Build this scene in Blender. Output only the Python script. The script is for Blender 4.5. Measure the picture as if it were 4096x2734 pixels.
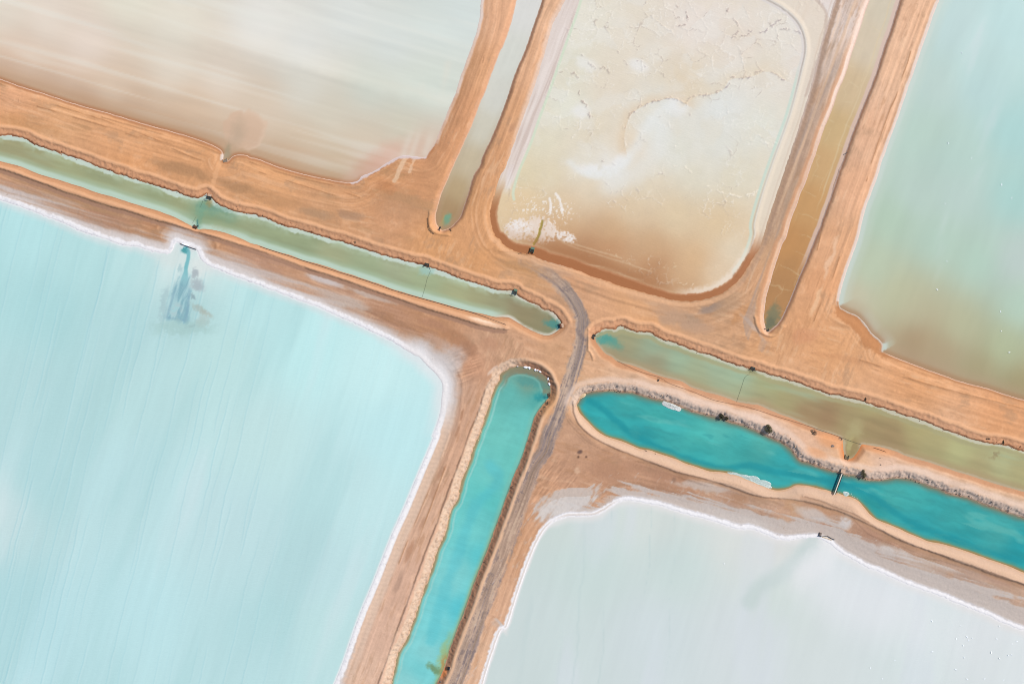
import bpy, bmesh, math, random
import numpy as np
from mathutils import Vector, Matrix

# ---------------------------------------------------------------- scene set-up
for o in list(bpy.data.objects):
    bpy.data.objects.remove(o)
SC = bpy.context.scene
COL = SC.collection
MPP = 0.115                      # metres per pixel of the 4096 x 2734 survey photograph
CAM_H = 520.0
cam = bpy.data.cameras.new("camera")
camo = bpy.data.objects.new("camera", cam)
COL.objects.link(camo)
SC.camera = camo
camo.location = (0, 0, CAM_H)
camo.rotation_euler = (0, 0, 0)
cam.sensor_width = 36.0
cam.lens = 36.0 * (CAM_H - 1.8) / (4096 * MPP)
cam.clip_start = 1.0
cam.clip_end = 20000.0

SUN_AZ, SUN_EL = math.radians(30), math.radians(47)
w = bpy.data.worlds.new("World")
SC.world = w
w.use_nodes = True
nt = w.node_tree
nt.nodes.clear()
sky = nt.nodes.new("ShaderNodeTexSky")
sky.sky_type = 'NISHITA'
sky.sun_disc = False
sky.sun_elevation = SUN_EL
sky.sun_rotation = math.pi / 2 - SUN_AZ
bg = nt.nodes.new("ShaderNodeBackground")
bg.inputs[1].default_value = 0.13
wo = nt.nodes.new("ShaderNodeOutputWorld")
nt.links.new(sky.outputs[0], bg.inputs[0])
nt.links.new(bg.outputs[0], wo.inputs[0])

sun = bpy.data.lights.new("sun", 'SUN')
sun.energy = 3.6
sun.angle = math.radians(0.6)
sun.color = (1.0, 0.965, 0.92)
suno = bpy.data.objects.new("sun", sun)
COL.objects.link(suno)
sv = Vector((math.cos(SUN_AZ) * math.cos(SUN_EL), math.sin(SUN_AZ) * math.cos(SUN_EL), math.sin(SUN_EL)))
suno.rotation_euler = sv.to_track_quat('Z', 'Y').to_euler()
suno.location = sv * 300

SC.view_settings.view_transform = 'Standard'
SC.view_settings.look = 'None'
SC.view_settings.exposure = 0.30
SC.view_settings.gamma = 1.0
SC.view_settings.use_curve_mapping = False
SC.cycles.filter_width = 1.0
# light level of flat ground under this sun and sky (per channel), measured once:
# used to turn surveyed surface tones into albedos
KLIGHT = np.array([1.37, 1.43, 1.57], np.float32)

# ---------------------------------------------------------------- survey coordinates
TILE = dict(A=(0, 0), B=(1000, 0), C=(2000, 0), D=(3000, 0),
            E=(0, 800), F=(1000, 800), G=(2000, 900), H=(3000, 900),
            I=(0, 1734), J=(1000, 1734), K=(2000, 1734), L=(3000, 1734))
def P(t, x, y):
    if t == 'S': sx, sy = x, y
    elif t == 'M': sx, sy = x * 1.7437, y * 1.7437
    else:
        ox, oy = TILE[t]
        sx, sy = ox + x / 1.568, oy + y / 1.568
    return ((sx - 2048) * MPP, (1367 - sy) * MPP)
def PL(txt):
    """'A 0,848 60,852 F 10,20' -> list of world points"""
    out = []; t = None
    for tok in txt.split():
        if tok.isalpha(): t = tok
        else:
            a, b = tok.split(','); out.append(P(t, float(a), float(b)))
    return out
def smooth(pts, n=3, closed=False):
    p = np.array(pts, float)
    out = []
    N = len(p)
    for i in range(N if closed else N - 1):
        if closed:
            p0, p1, p2, p3 = p[i - 1], p[i], p[(i + 1) % N], p[(i + 2) % N]
        else:
            p1, p2 = p[i], p[i + 1]
            p0 = p[i - 1] if i > 0 else 2 * p1 - p2
            p3 = p[i + 2] if i + 2 < N else 2 * p2 - p1
        for k in range(n):
            t = k / n
            out.append(0.5 * ((2 * p1) + (-p0 + p2) * t + (2 * p0 - 5 * p1 + 4 * p2 - p3) * t * t + (-p0 + 3 * p1 - 3 * p2 + p3) * t ** 3))
    if not closed: out.append(p[-1])
    return out
def body(txt, e0=None, e1=None, L=2400.0):
    s = smooth(PL(txt), 3, closed=(e0 is None))
    if e0 is not None:
        a, b = s[0], s[-1]
        s = [np.array((a[0] + e0[0] * L, a[1] - e0[1] * L))] + s + [np.array((b[0] + e1[0] * L, b[1] - e1[1] * L))]
    return np.array(s)

BODY = {}
BODY['W1'] = body("""A 0,848 60,852 150,870 220,905 300,935 380,960 440,985 520,1010 600,1040 700,1075 780,1100 850,1125 950,1150 1050,1190 1150,1222 1220,1238 1265,1235 1290,1222
 1320,1240 1350,1270 1400,1300 1480,1325 F 0,90 90,112 160,140 240,170 330,190 400,210 500,243 570,255 640,285 700,300 760,322 830,345 900,362 960,380 1040,400 1085,402 1130,425 1200,450 1280,478 1340,497 1400,520 1470,538 1530,560
 G 0,408 80,412 110,440 160,465 220,490 270,525 300,530 345,560 370,590 388,620 380,645 350,670 310,690 260,685 200,660 150,635 110,610 60,580 20,575
 F 1540,732 1480,718 1400,700 1300,675 1200,645 1100,618 1000,590 900,560 800,522 700,490 640,468 560,445 480,415 400,392 330,375 250,345 180,325 100,300 50,280 0,268
 A 1500,1490 1400,1455 1330,1440 1270,1435 1240,1437 1205,1420 1150,1390 1080,1355 1000,1325 900,1295 820,1270 740,1245 680,1225 600,1205 520,1175 440,1150 360,1125 260,1095 180,1065 100,1035 0,1010""",
    (-1, -.27), (-1, -.27))
BODY['W2'] = body("""H 1719,1415 1640,1390 1560,1372 1480,1365 1420,1350 1340,1325 1280,1300 1200,1275 1130,1245 1060,1222 1010,1205 930,1180 860,1155 800,1135 720,1108 640,1090 580,1075 500,1062 450,1042 380,1015 300,990 230,965 160,950 100,930 40,908
 G 1520,890 1450,865 1380,840 1320,815 1250,795 1180,770 1120,745 1050,728 1000,705 960,680 930,672 870,668 820,655 780,640 740,640 725,655 700,648 660,648 625,662 600,680 594,700 605,735 630,770 660,805 700,825 730,850 770,865 830,880 900,905 960,930 1040,955 1100,970 1150,985 1200,1015 1270,1040 1330,1055 1400,1075 1470,1100 1500,1110 1568,1122
 H 60,1130 130,1160 200,1190 270,1215 340,1245 400,1270 440,1290 500,1305 560,1325 585,1345 588,1390 592,1425 602,1455 625,1466 650,1456 672,1428 690,1398 705,1375
 L 740,70 800,80 860,92 930,115 970,135 1050,160 1130,180 1200,205 1300,238 1400,268 1470,292 1560,320 1650,345 1719,365""",
    (1, .3), (1, .3))
BODY['W3'] = body("""L 1719,530 1660,510 1600,490 1540,468 1480,450 1420,425 1370,405 1300,390 1240,375 1190,350 1130,335 1080,312 1020,292 970,285 920,280 860,290 800,292 740,290 700,278 650,265 600,262 570,250 530,240 480,225 420,205 370,188 330,178 300,155 270,115 240,85 200,55 160,40
 H 60,1300 0,1275 G 1500,1250 1440,1235 1400,1215 1340,1205 1270,1185 1200,1165 1140,1140 1060,1110 1000,1098 940,1085 880,1065 820,1050 760,1048 700,1038 640,1042 580,1050 530,1062 510,1085 495,1105 488,1125 490,1150 505,1180 530,1210 560,1240 600,1280 640,1310 680,1330
 K 760,45 820,70 880,95 940,105 1000,125 1080,150 1160,185 1240,210 1320,235 1400,243 1480,258 L 0,290 70,320 130,345 170,355 220,352 260,340 290,325 340,325 400,335 440,345 500,360 530,370 560,375 600,390 640,400 680,420 720,460 760,505 800,540 850,560 900,580 950,600 1000,625 1060,650 1120,675 1180,685 1240,700 1320,725 1400,750 1480,780 1560,808 1640,835 1719,870""",
    (1, .33), (1, .36))
BODY['W4'] = body("""J 885,1568 905,1480 930,1380 980,1300 1010,1220 1040,1140 1060,1070 1100,960 1130,880 1150,820 1180,720 1220,640 1240,560 1260,480 1300,420 1320,340 1340,270 1380,170 1400,100 1430,30
 F 1445,1450 1470,1380 1500,1290 1520,1220 1540,1170 1570,1120 G 0,945 40,910 90,890 150,888 200,900 240,915 270,938 292,965 303,1000 315,1020 312,1060 300,1090 270,1125 240,1165 215,1210 200,1260 185,1310 165,1370 150,1420 120,1500
 K 90,260 60,340 30,420 0,510 J 1520,640 1480,750 1440,850 1400,950 1370,1040 1340,1120 1310,1200 1280,1280 1250,1360 1230,1430 1212,1480 1190,1530 1170,1568""",
    (-.36, 1), (-.36, 1))
BODY['W5'] = body("""C 105,0 80,110 60,180 20,290 B 1570,320 1540,400 1505,490 1475,580 1445,640 1420,710 1390,790 1350,880 1315,960 1290,1010 1260,1080 1230,1150 1200,1220 1180,1290 1165,1350 1170,1400 1190,1430 1210,1440 1250,1425 1290,1390 1320,1350 1340,1290 1370,1200 1400,1100 1440,1040 1450,1000 1480,930 1520,850 1560,750
 C 38,630 80,500 110,420 150,330 185,230 215,140 240,70 262,0""", (.31, -1), (.31, -1))
BODY['W6'] = body("""D 755,0 730,60 700,160 670,250 640,340 600,470 560,560 530,650 500,730 470,800 440,890 410,980 380,1060 350,1150 320,1210 295,1290 260,1380 230,1490
 H 205,120 160,260 130,360 105,450 95,520 90,580 100,640 115,665 140,650 180,610 210,560 240,490 280,400 310,320 350,230 390,130 430,30
 D 440,1420 470,1330 500,1250 530,1160 560,1070 600,960 640,840 680,740 720,640 760,540 800,430 840,300 880,190 920,60 940,0""", (.33, -1), (.33, -1))
BODY['P1'] = body("""A 0,495 100,530 300,595 500,660 700,715 900,775 1100,830 1200,860 1300,895 1370,930 1400,965 1398,998 1415,1012 1435,1003 1455,982 1490,970 1550,975
 B 0,985 60,1000 150,1035 260,1070 400,1105 520,1130 620,1145 680,1130 700,1105 760,1080 830,1040 900,995 960,975 1040,980 1095,985 1120,955 1160,895 1190,820 1220,750 1250,670 1290,580 1320,480 1350,400 1390,290 1420,200 1440,110 1450,0""",
    (-1, -.3), (.1, -1))
BODY['P2'] = body("""C 410,0 330,160 290,300 240,470 190,620 130,780 80,920 30,1060 B 1568,1110 1530,1230 1507,1320 1512,1400 1540,1480
 G 0,85 30,125 110,168 170,180 210,190 260,212 340,238 450,268 560,312 660,345 730,372 800,392 900,420 1000,447 1100,470 1200,475 1300,460 1400,420 1480,362 1530,300 1568,240
 M 1745,560 1770,480 1800,390 1830,300 1860,200 1885,100 1915,0""", (.31, -1), (.3, -1))
BODY['P3'] = body("""D 1190,0 1150,100 1110,220 1070,330 1030,450 990,560 950,680 910,790 870,900 830,1010 800,1110 760,1220 720,1330
 H 680,90 640,200 605,300 575,400 560,480 570,515 610,540 660,560 700,590 740,640 770,680 810,715 835,745 835,790 880,815 980,855 1090,895 1200,935 1340,985 1480,1020 1600,1060 1719,1095""",
    (.35, -1), (1, .28))
BODY['P4'] = body("""A 0,1250 100,1285 200,1320 300,1360 400,1400 500,1445 600,1480 700,1510 800,1540 E 850,285 950,320 1050,335 1080,312 1092,275 1110,262 1150,278 1200,296 1235,312 1258,365 1300,405 1400,445 1500,485
 F 0,510 100,550 200,585 300,622 400,658 500,702 600,748 700,790 800,840 900,890 980,940 1060,985 1110,1035 1155,1075 1190,1120 1208,1160 1205,1220 1195,1320 1175,1400 1145,1480
 J 1160,0 1120,100 1060,240 1010,360 960,480 900,610 840,760 770,940 710,1080 650,1240 585,1430 530,1568""", (-1, -.33), (-.38, 1))
BODY['P5'] = body("""J 1462,1568 1500,1440 1530,1350 1570,1240 K 45,1210 80,1100 125,960 175,820 215,720 255,640 300,580 350,545 420,518 480,515 580,512 640,490 700,452 760,420 840,420 920,432 1000,447 1100,477 1200,508 1300,533 1400,563 1500,593
 L 0,592 80,620 160,650 240,662 330,655 385,650 430,655 500,685 530,712 580,750 650,788 740,838 850,878 950,928 1060,968 1180,1008 1300,1058 1400,1098 1500,1138 1600,1188 1719,1232""", (-.4, 1), (1, .42))
LEVEL = dict(W1=0.9, W2=0.9, W3=0.3, W4=0.3, W5=1.1, W6=1.1, P1=1.4, P2=1.4, P3=1.4, P4=1.4, P5=1.4)

# ---------------------------------------------------------------- grid
def axis(half, step, far=2500.0, g=1.22):
    a = np.arange(-half, half + step, step)
    out = []; d = step; v = a[-1]
    while v < far:
        d *= g; v += d; out.append(v)
    hi = np.array(out); lo = -(hi - a[-1]) + a[0]
    return np.concatenate([lo[::-1], a, hi]).astype(np.float64)
STEP = 0.38
XS = axis(252, STEP); YS = axis(172, STEP)
NX, NY = len(XS), len(YS)
X, Y = np.meshgrid(XS.astype(np.float32), YS.astype(np.float32))      # [NY, NX]
RMAX = 45.0

def _hash(ix, iy, seed):
    h = (ix.astype(np.int64) * 374761393 + iy.astype(np.int64) * 668265263 + seed * 974634777) & 0xFFFFFFFF
    h = ((h ^ (h >> 13)) * 1274126177) & 0xFFFFFFFF
    return ((h ^ (h >> 16)) & 0xFFFF).astype(np.float32) / 32767.5 - 1.0
def vn(x, y, seed=0):
    x0 = np.floor(x); y0 = np.floor(y)
    fx = (x - x0).astype(np.float32); fy = (y - y0).astype(np.float32)
    fx = fx * fx * (3 - 2 * fx); fy = fy * fy * (3 - 2 * fy)
    a = _hash(x0, y0, seed); b = _hash(x0 + 1, y0, seed); c = _hash(x0, y0 + 1, seed); d = _hash(x0 + 1, y0 + 1, seed)
    return (a + (b - a) * fx) * (1 - fy) + (c + (d - c) * fx) * fy
def fbm(x, y, o=3, seed=0, gain=.5):
    s = 0; a = 1.0; t = 0
    for k in range(o):
        s = s + a * vn(x * 2 ** k + 17.3 * k, y * 2 ** k - 9.1 * k, seed + k); t += a; a *= gain
    return s / t
def ss(a, b, x):
    t = np.clip((x - a) / (b - a), 0, 1)
    return t * t * (3 - 2 * t)

def seg_field(pts, R, closed, want_side=False):
    D = np.full((NY, NX), R, np.float32)
    Q = np.full((NY, NX), R, np.float32) if want_side else None
    Sx = np.zeros((NY, NX), np.float32) if want_side else None
    n = len(pts); s = 0.0
    for i in range(n if closed else n - 1):
        a = pts[i]; b = pts[(i + 1) % n]
        L = math.hypot(b[0] - a[0], b[1] - a[1])
        if L < 1e-6: continue
        i0 = np.searchsorted(XS, min(a[0], b[0]) - R); i1 = np.searchsorted(XS, max(a[0], b[0]) + R)
        j0 = np.searchsorted(YS, min(a[1], b[1]) - R); j1 = np.searchsorted(YS, max(a[1], b[1]) + R)
        if i1 > i0 and j1 > j0:
            dx = (b[0] - a[0]) / L; dy = (b[1] - a[1]) / L
            rx = (XS[i0:i1] - a[0])[None, :]; ry = (YS[j0:j1] - a[1])[:, None]
            t = np.clip(rx * dx + ry * dy, 0, L)
            ex = rx - t * dx; ey = ry - t * dy
            d = np.sqrt(ex * ex + ey * ey).astype(np.float32)
            sub = D[j0:j1, i0:i1]; m = d < sub
            sub[m] = d[m]
            if want_side:
                q = (dx * ry - dy * rx).astype(np.float32)
                q = np.sign(q) * d
                Q[j0:j1, i0:i1][m] = q[m]
                Sx[j0:j1, i0:i1][m] = (t + s).astype(np.float32)[m]
        s += L
    return (D, Q, Sx) if want_side else D
def inside(pts):
    ins = np.zeros((NY, NX), bool)
    n = len(pts)
    for i in range(n):
        a = pts[i]; b = pts[(i + 1) % n]
        if a[1] == b[1]: continue
        if a[1] > b[1]: a, b = b, a
        j0 = np.searchsorted(YS, a[1], 'left'); j1 = np.searchsorted(YS, b[1], 'left')
        if j1 <= j0: continue
        yc = YS[j0:j1]
        xc = a[0] + (yc - a[1]) * (b[0] - a[0]) / (b[1] - a[1])
        ins[j0:j1] ^= XS[None, :] > xc[:, None]
    return ins
def sdf(pts, R=RMAX):
    D = seg_field(pts, R, True)
    ins = inside(pts)
    D[ins] *= -1
    return D
SD = {}; GX = {}; GY = {}
for k, p in BODY.items():
    SD[k] = sdf(p)
    gy, gx = np.gradient(SD[k], YS, XS)
    l = np.sqrt(gx * gx + gy * gy) + 1e-6
    GX[k] = (gx / l).astype(np.float32); GY[k] = (gy / l).astype(np.float32)

# axis coordinates along the two families of dykes
SA = X * 0.96 - Y * 0.28
TA = X * 0.28 + Y * 0.96
SB = X * -0.36 - Y * 0.93
TB = X * 0.93 - Y * 0.36

# ---------------------------------------------------------------- colour helpers
def hexc(h):
    return np.array([int(h[i:i + 2], 16) / 255 for i in (0, 2, 4)], np.float32)
def lin(c):
    c = np.clip(c, 0, 1)
    return np.where(c <= .04045, c / 12.92, ((c + .055) / 1.055) ** 2.4)
def albedo(c):
    return np.clip(lin(c) / KLIGHT, 0.0, 0.97)
def mix(C, col, m):
    if isinstance(col, str): col = hexc(col)
    m = m[..., None]
    C *= (1 - m); C += m * col
def cps(txt):
    pts = []; cols = []
    for tok in txt.split():
        a, h = tok.split(':'); x, y = a.split(',')
        pts.append(P('M', float(x), float(y))); cols.append(hexc(h))
    return pts, cols
def field(x, y, txt, eps=6.0, pw=2.0):
    pts, cols = cps(txt)
    W = np.zeros(x.shape, np.float32); C = np.zeros(x.shape + (3,), np.float32)
    for (px, py), c in zip(pts, cols):
        w_ = ((x - px) ** 2 + (y - py) ** 2 + eps * eps) ** (-pw)
        w_ = w_ * (eps ** (2 * pw))
        W += w_; C += w_[..., None] * c
    return C / (W[..., None] + 1e-12)
def blob(x, y, t, cx, cy, rx, ry, ang=0.0, soft=.5):
    """soft ellipse, radii in metres, ang in degrees clockwise in the picture"""
    px, py = P(t, cx, cy)
    a = math.radians(-ang); dx = x - px; dy = y - py
    u = (dx * math.cos(a) + dy * math.sin(a)) / rx; v = (-dx * math.sin(a) + dy * math.cos(a)) / ry
    r = np.sqrt(u * u + v * v)
    return 1 - ss(1 - soft, 1 + soft, r)

# ---------------------------------------------------------------- linear features on land
def feat(txt, R=8.0, sm=3):
    return seg_field(np.array(smooth(PL(txt), sm)), R, False, True)
F_berm1 = feat("A -60,1045 0,1060 100,1092 200,1130 300,1165 400,1205 500,1235 600,1270 700,1300 800,1325 900,1358 1000,1390 1090,1412 F 30,312 100,335 200,372 350,427 430,455 500,475 600,508 700,545 800,580 900,612 1000,648 1100,682 1200,712 1300,742 1400,775 1450,790 1540,808 1590,812")
F_berm3 = feat("G 560,790 548,760 545,690 G 455,1130 458,1170 470,1205 500,1260 560,1315 640,1362 740,1410 K 800,125 900,165 1000,200 1100,240 1200,265 1300,290 1400,320 1500,355 L 0,380 100,400 200,408 300,420 400,440 480,465 560,490 640,525 740,570 860,630 960,680 1100,730 1250,785 1400,840 1550,895 1719,950 1800,980".replace("G 560,790 548,760 545,690 ", ""))
F_berm3b = feat("L 340,395 440,420 520,455 620,490 700,530 800,590 900,645 1050,710 1200,760 1400,830 1719,945")
F_jog = feat("G 548,660 545,720 548,790 560,800 575,835")
F_w4line = feat("F 1606,1045 1550,1080 1500,1140 1465,1210 1440,1300 1410,1380 J 1370,0 1330,120 1280,250 1230,390 1170,560 1130,660 1080,790 1040,900 1000,1010 950,1150 900,1280 850,1430 800,1568 780,1640")
F_w6end = feat("H 25,590 28,620 45,660 60,680 130,705 170,690 210,650")
F_w5end = feat("B 1120,1340 1115,1380 1120,1420 1150,1462 1200,1478 1240,1482")
F_lines = [feat(t, 3.0) for t in (
    "A -40,590 0,600 200,658 400,715 480,740 600,775 860,860 1000,905 1100,940 1200,985 1260,1005",
    "A 0,525 240,625 400,675 640,750 860,830 1040,900 1100,930",
    "A 640,735 900,810 1100,865 1300,930 1380,965",
    "B 20,1040 200,1105 400,1150 560,1195 690,1240",
    "B 60,1080 300,1155 480,1210 640,1265 730,1300",
    "B 0,1015 120,1060 330,1120 520,1160",
    "G 0,165 130,175 250,225 400,275 600,345 800,405",
    "D 1005,325 985,400 950,490 920,590 880,680 850,760 800,900 760,1020 740,1090 730,1135",
    "D 640,800 590,980 530,1160 470,1350 420,1568",
    "H 560,200 520,320 470,430 430,520 400,600",
    "H 640,830 800,880 1000,960 1200,1020 1719,1150",
    "G 330,860 360,920 355,1000 330,1090 270,1240 200,1400 150,1568",
    "J 1250,0 1150,280 1060,500 960,740 880,960",
    "J 1290,40 1180,330 1050,680")]
F_road = feat("G 150,225 260,285 370,365 445,450 495,540 508,620 500,720 480,820 452,920 425,1010 390,1110 350,1220 310,1320 280,1420 K 215,200 165,330 110,480 50,630 0,780 J 1500,950 1450,1100 1400,1250 1350,1400 1290,1568 1230,1720", 9.0)

# ---------------------------------------------------------------- terrain height
n1 = fbm(X * .9, Y * .9, 3, 3)               # ~1 m features
n2 = fbm(X * .22, Y * .22, 3, 11)            # ~5 m features
n2b = fbm(X * .2 + 31, Y * .2, 3, 15)
n3 = fbm(X * .05, Y * .05, 3, 23)            # broad
ncl = fbm(X * 1.6, Y * 1.6, 2, 31)           # clods
TOP = 2.2 + 0.12 * n3
Z = TOP.copy()
DD = {}
def gully(S):                                  # erosion gullies running down a bank
    return vn(S * 1.1 + n2 * 1.5, SA * 0 + 3.3, 77) * .6 + vn(S * 2.6 + n1, SA * 0 + 8.1, 78) * .4
gA = gully(SA); gB = gully(SB)
for k in BODY:
    d = SD[k]; gx, gy = GX[k], GY[k]; wl = LEVEL[k]
    N_ = ss(-.25, .25, gy)                     # 1 on the far (upper in picture) bank
    if k in ('W1', 'W2'):
        dd = d + N_ * (0.4 * n1 + 0.7 * n2) + (1 - N_) * (.18 * n2)
        up = .55 * ss(0, .7, dd) + .62 * ss(.5, 4.4, dd + (.15 * gA + .6 * n1 + .5 * n2) * ss(.4, 1.5, dd) * (1 - ss(3, 4.2, dd)))
        up = up + .07 * ncl * ss(.1, .6, dd) * (1 - ss(2.5, 4, dd))
        lo = 1.3 * ss(-.1, 3.6, dd) + .12 * ss(0, .3, dd)
        prof = N_ * up + (1 - N_) * lo
    elif k == 'W3':
        dd = d + N_ * (.5 * n1 + .6 * n2) + (1 - N_) * (.25 * n2)
        up = .4 * ss(0, .5, dd) + 1.6 * ss(0.2, 3.9, dd + (.55 * gA + .4 * n1) * ss(.1, 1.2, dd) * (1 - ss(3.2, 4.6, dd)))
        up = up + .15 * ncl * ss(.1, .8, dd) * (1 - ss(3, 4.2, dd))
        lo = 1.75 * ss(-.3, 5.5, dd) + .1 * ss(0, .3, dd)
        prof = N_ * up + (1 - N_) * lo
    elif k == 'W4':
        R_ = ss(-.25, .35, gx)
        dd = d + R_ * (.3 * n1 + .25 * n2) + (1 - R_) * (.3 * n2 + .45 * n1)
        up = 1.9 * ss(-.1, 3.2, dd + .4 * gB * ss(.2, 1., dd) * (1 - ss(2, 3, dd))) + .15 * ncl * ss(.1, .6, dd) * (1 - ss(2., 3, dd))
        lo = .25 * ss(0, .4, dd) + 1.55 * ss(-.1, 4.4, dd) + (.22 * ncl + .2 * n1) * ss(.1, .8, dd) * (1 - ss(3.2, 4.4, dd))
        prof = R_ * up + (1 - R_) * lo
    elif k in ('W5', 'W6'):
        R_ = ss(-.25, .35, gx)
        dd = d + .16 * n1 + .1 * n2
        prof = R_ * (.35 * ss(0, .6, dd) + .8 * ss(.3, 2.2, dd)) + (1 - R_) * (.15 * ss(0, .5, dd) + 1.0 * ss(0, 3.0, dd))
    elif k == 'P2':
        dd = d + .25 * n1 + .25 * n2
        prof = .8 * ss(-.5, 3.5, dd)
    elif k in ('P4', 'P5'):
        dd = d + (.45 * n1 + .35 * n2) * (1 - .75 * ss(.35, .85, np.abs(gx)))
        prof = .16 * ss(-.8, .6, dd) * (1 - .5 * ss(.8, 2.4, dd)) + .6 * ss(1.5, 14, dd) + .05 * ncl * ss(-.6, .2, dd) * (1 - ss(1.5, 2.4, dd))
    else:
        dd = d + .12 * n1 + .18 * n2
        prof = .12 * ss(-.3, .5, dd) + .7 * ss(.3, 7, dd)
    DD[k] = dd
    under = np.clip(dd, -3, 0) * .35
    zb = wl + np.where(dd < 0, under + (prof if k in ('P4', 'P5') else 0) * 1.0, prof) - .012
    h = np.maximum(TOP - wl, .1)
    lim = 1 - ss(3.5, 16, d) if k in ('P4', 'P5') else 1 - ss(2.0, 7.5, d)
    Z = np.where(d < 16, np.minimum(Z, zb + (TOP - zb) * (1 - lim) * (dd > 0)), Z)

def ridge(F, h, lo, hi, face=.55, jag=.3):
    D_, Q, S_ = F
    q = Q + jag * (.6 * n1 + .4 * n2)
    return h * ss(0, face, q) * (1 - ss(lo, hi, q)) * (D_ < 7.9)
Z = Z + ridge(F_berm1, .75, 1.2, 3.6) * ss(.2, 1.5, DD['W1'])
Z = Z + ridge(F_berm3, .65, 1.0, 3.2) * ss(.2, 1.5, DD['W3'])
Z = Z + ridge(F_berm3b, .35, .6, 1.8) * ss(.2, 1.5, DD['W3'])
Z = Z + ridge(F_w4line, .5, .7, 2.6) * ss(.2, 1.5, DD['W4'])
Z = Z + ridge(F_w6end, .6, .6, 2.2, .4, .1) + ridge(F_w5end, .5, .5, 2.0, .4, .1) + ridge(F_jog, .5, .4, 1.6, .4, .15)
for i, F in enumerate(F_lines):
    D_, Q, S_ = F
    br = ss(-.25, .1, vn(S_ * .12, S_ * 0 + i * 3.7, 40 + i))
    Z = Z + .16 * (1 - ss(.0, .75, np.abs(Q + .12 * n1))) * br
# windrow graded along the top of the far banks of the green channels
for k in ('W1', 'W2'):
    dd = SD[k] + .25 * n2
    Z = Z + .26 * ss(2.6, 3.6, dd) * (1 - ss(4.0, 5.6, dd)) * ss(-.1, .3, GY[k])
dd = SD['W4'] + .2 * n2
Z = Z + .35 * ss(2.4, 3.2, dd) * (1 - ss(3.6, 5.0, dd)) * ss(-.2, .4, GX['W4'])
near = np.minimum.reduce([SD[k] for k in ('P1', 'P2', 'P3', 'P4', 'P5')])
landm = ss(.2, 1.5, np.minimum.reduce([DD[k] for k in BODY]))
GXN = np.zeros_like(X); GYN = np.zeros_like(X); best = np.full_like(X, 1e9)
for k in ('P1', 'P2', 'P3', 'P4', 'P5'):
    m = SD[k] < best
    best[m] = SD[k][m]; GXN[m] = GX[k][m]; GYN[m] = GY[k][m]
WB = ss(.55, .8, np.abs(GXN))
stA = fbm(near * .8 + n2 * .2, SA * .022, 4, 51); stB = fbm(near * .8 + n2 * .2, SB * .022, 4, 57)
ST = stA * (1 - WB) + stB * WB                                   # graded-soil streaks
fA = fbm(near * 2.2 + n2 * .3, SA * .012, 2, 61); fB = fbm(near * 2.2 + n2 * .3, SB * .012, 2, 67)
TR = fA * (1 - WB) + fB * WB                                     # wheel tracks
SW = 1 - .8 * ss(9, 17, near)
ISO = fbm(X * .35 + .5 * n2, Y * .35, 4, 71)
ST = ST * SW + (1 - SW) * .8 * ISO; TR = TR * SW * ss(-.35, .2, vn(X * .05, Y * .05, 73))
Z = Z + landm * (.04 * ST + .04 * TR + .03 * ncl + .03 * n1)

def hz(x, y):
    i = int(np.clip(np.searchsorted(XS, x), 1, NX - 1)); j = int(np.clip(np.searchsorted(YS, y), 1, NY - 1))
    return float(max(Z[j, i], Z[j - 1, i], Z[j, i - 1], Z[j - 1, i - 1]))

# ---------------------------------------------------------------- terrain colour
LAND = """30,230:d8a581 30,280:dba274 150,280:d9a67c 300,330:d9a47a 300,380:da9f70 450,400:d39e73 620,430:d5a176 600,480:dba477 800,470:cd9a72 870,430:cc966c
950,420:c9946c 900,480:cb9a76 750,490:c99a74 1000,560:d69f70 1100,590:d69f70 1200,600:d0a078 1140,50:dcac8a 1100,150:d4a27c 1060,260:cf9a74 1020,330:cd9770 990,420:cf9a72
1260,30:e0b595 1215,150:dcae8c 1170,270:d3a27c 1120,380:cf9c74 1090,470:cf9b70 1090,540:d5a075 1350,620:d3a27e 1450,680:d8a67d 1550,720:c9a07f 1600,700:c59b7a 1650,690:bf9878
1700,740:cfa27e 1750,780:d9a57a 1720,640:c9a180 1930,50:dccdc6 1900,150:cdb9ac 1870,250:bfa593 1840,350:b29784 1810,450:b59a84 1780,520:ba9b82 1750,580:c6a080 1730,640:d5a27b
2090,50:e3b899 2040,150:e4ba9b 2000,300:e2b596 1960,430:e2b18f 1910,560:dfac86 1880,650:dca57c 1850,750:d9a379 1900,800:dda679 2100,870:dfa679 2300,960:dea478 1950,760:dba67b
1500,760:dca577 1300,740:c9a082 1270,790:cfa380 1200,800:cfa384 1350,740:d3a37f 1370,850:d8ac8a 1330,900:cfa27c 1120,790:c79f83 100,420:b78f77 250,480:b38b72 400,535:b78866
600,590:b99179 800,660:bb9780 900,700:b88d72 1000,760:b98c6c 1080,830:c09276 1060,900:caa48c 1050,950:cfa68c 1010,1060:d3aa90 960,1180:d3ad95 910,1320:d6b09a 860,1450:d8b49f
830,1540:dab8a3 1320,1000:c39b80 1300,1080:c0967b 1400,1080:b98f74 1550,1110:b48b72 1250,1130:c79a7c 1200,1250:c99c7c 1170,1400:cfa68a 1120,1500:d4ae93 1700,1140:b59480
1900,1190:b8957f 2000,1250:b08a75 2200,1320:b59a8a 1400,880:dcb79b 1500,880:e0bfa8 1600,920:e3c5b2 1750,960:e3c6b4 1850,1010:e0b79b 1950,1060:ecc09c 2050,1060:e6c4ae 2150,1100:e6c7b1 2300,1160:e7c8b0"""
C = field(X, Y, LAND, 5.0, 1.6) * np.array((1.005, .995, .985), np.float32)
g1 = fbm(near * 1.5 + .1 * n2, SA * .01, 2, 191) * (1 - WB) + fbm(near * 1.5 + .1 * n2, SB * .01, 2, 195) * WB
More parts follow.
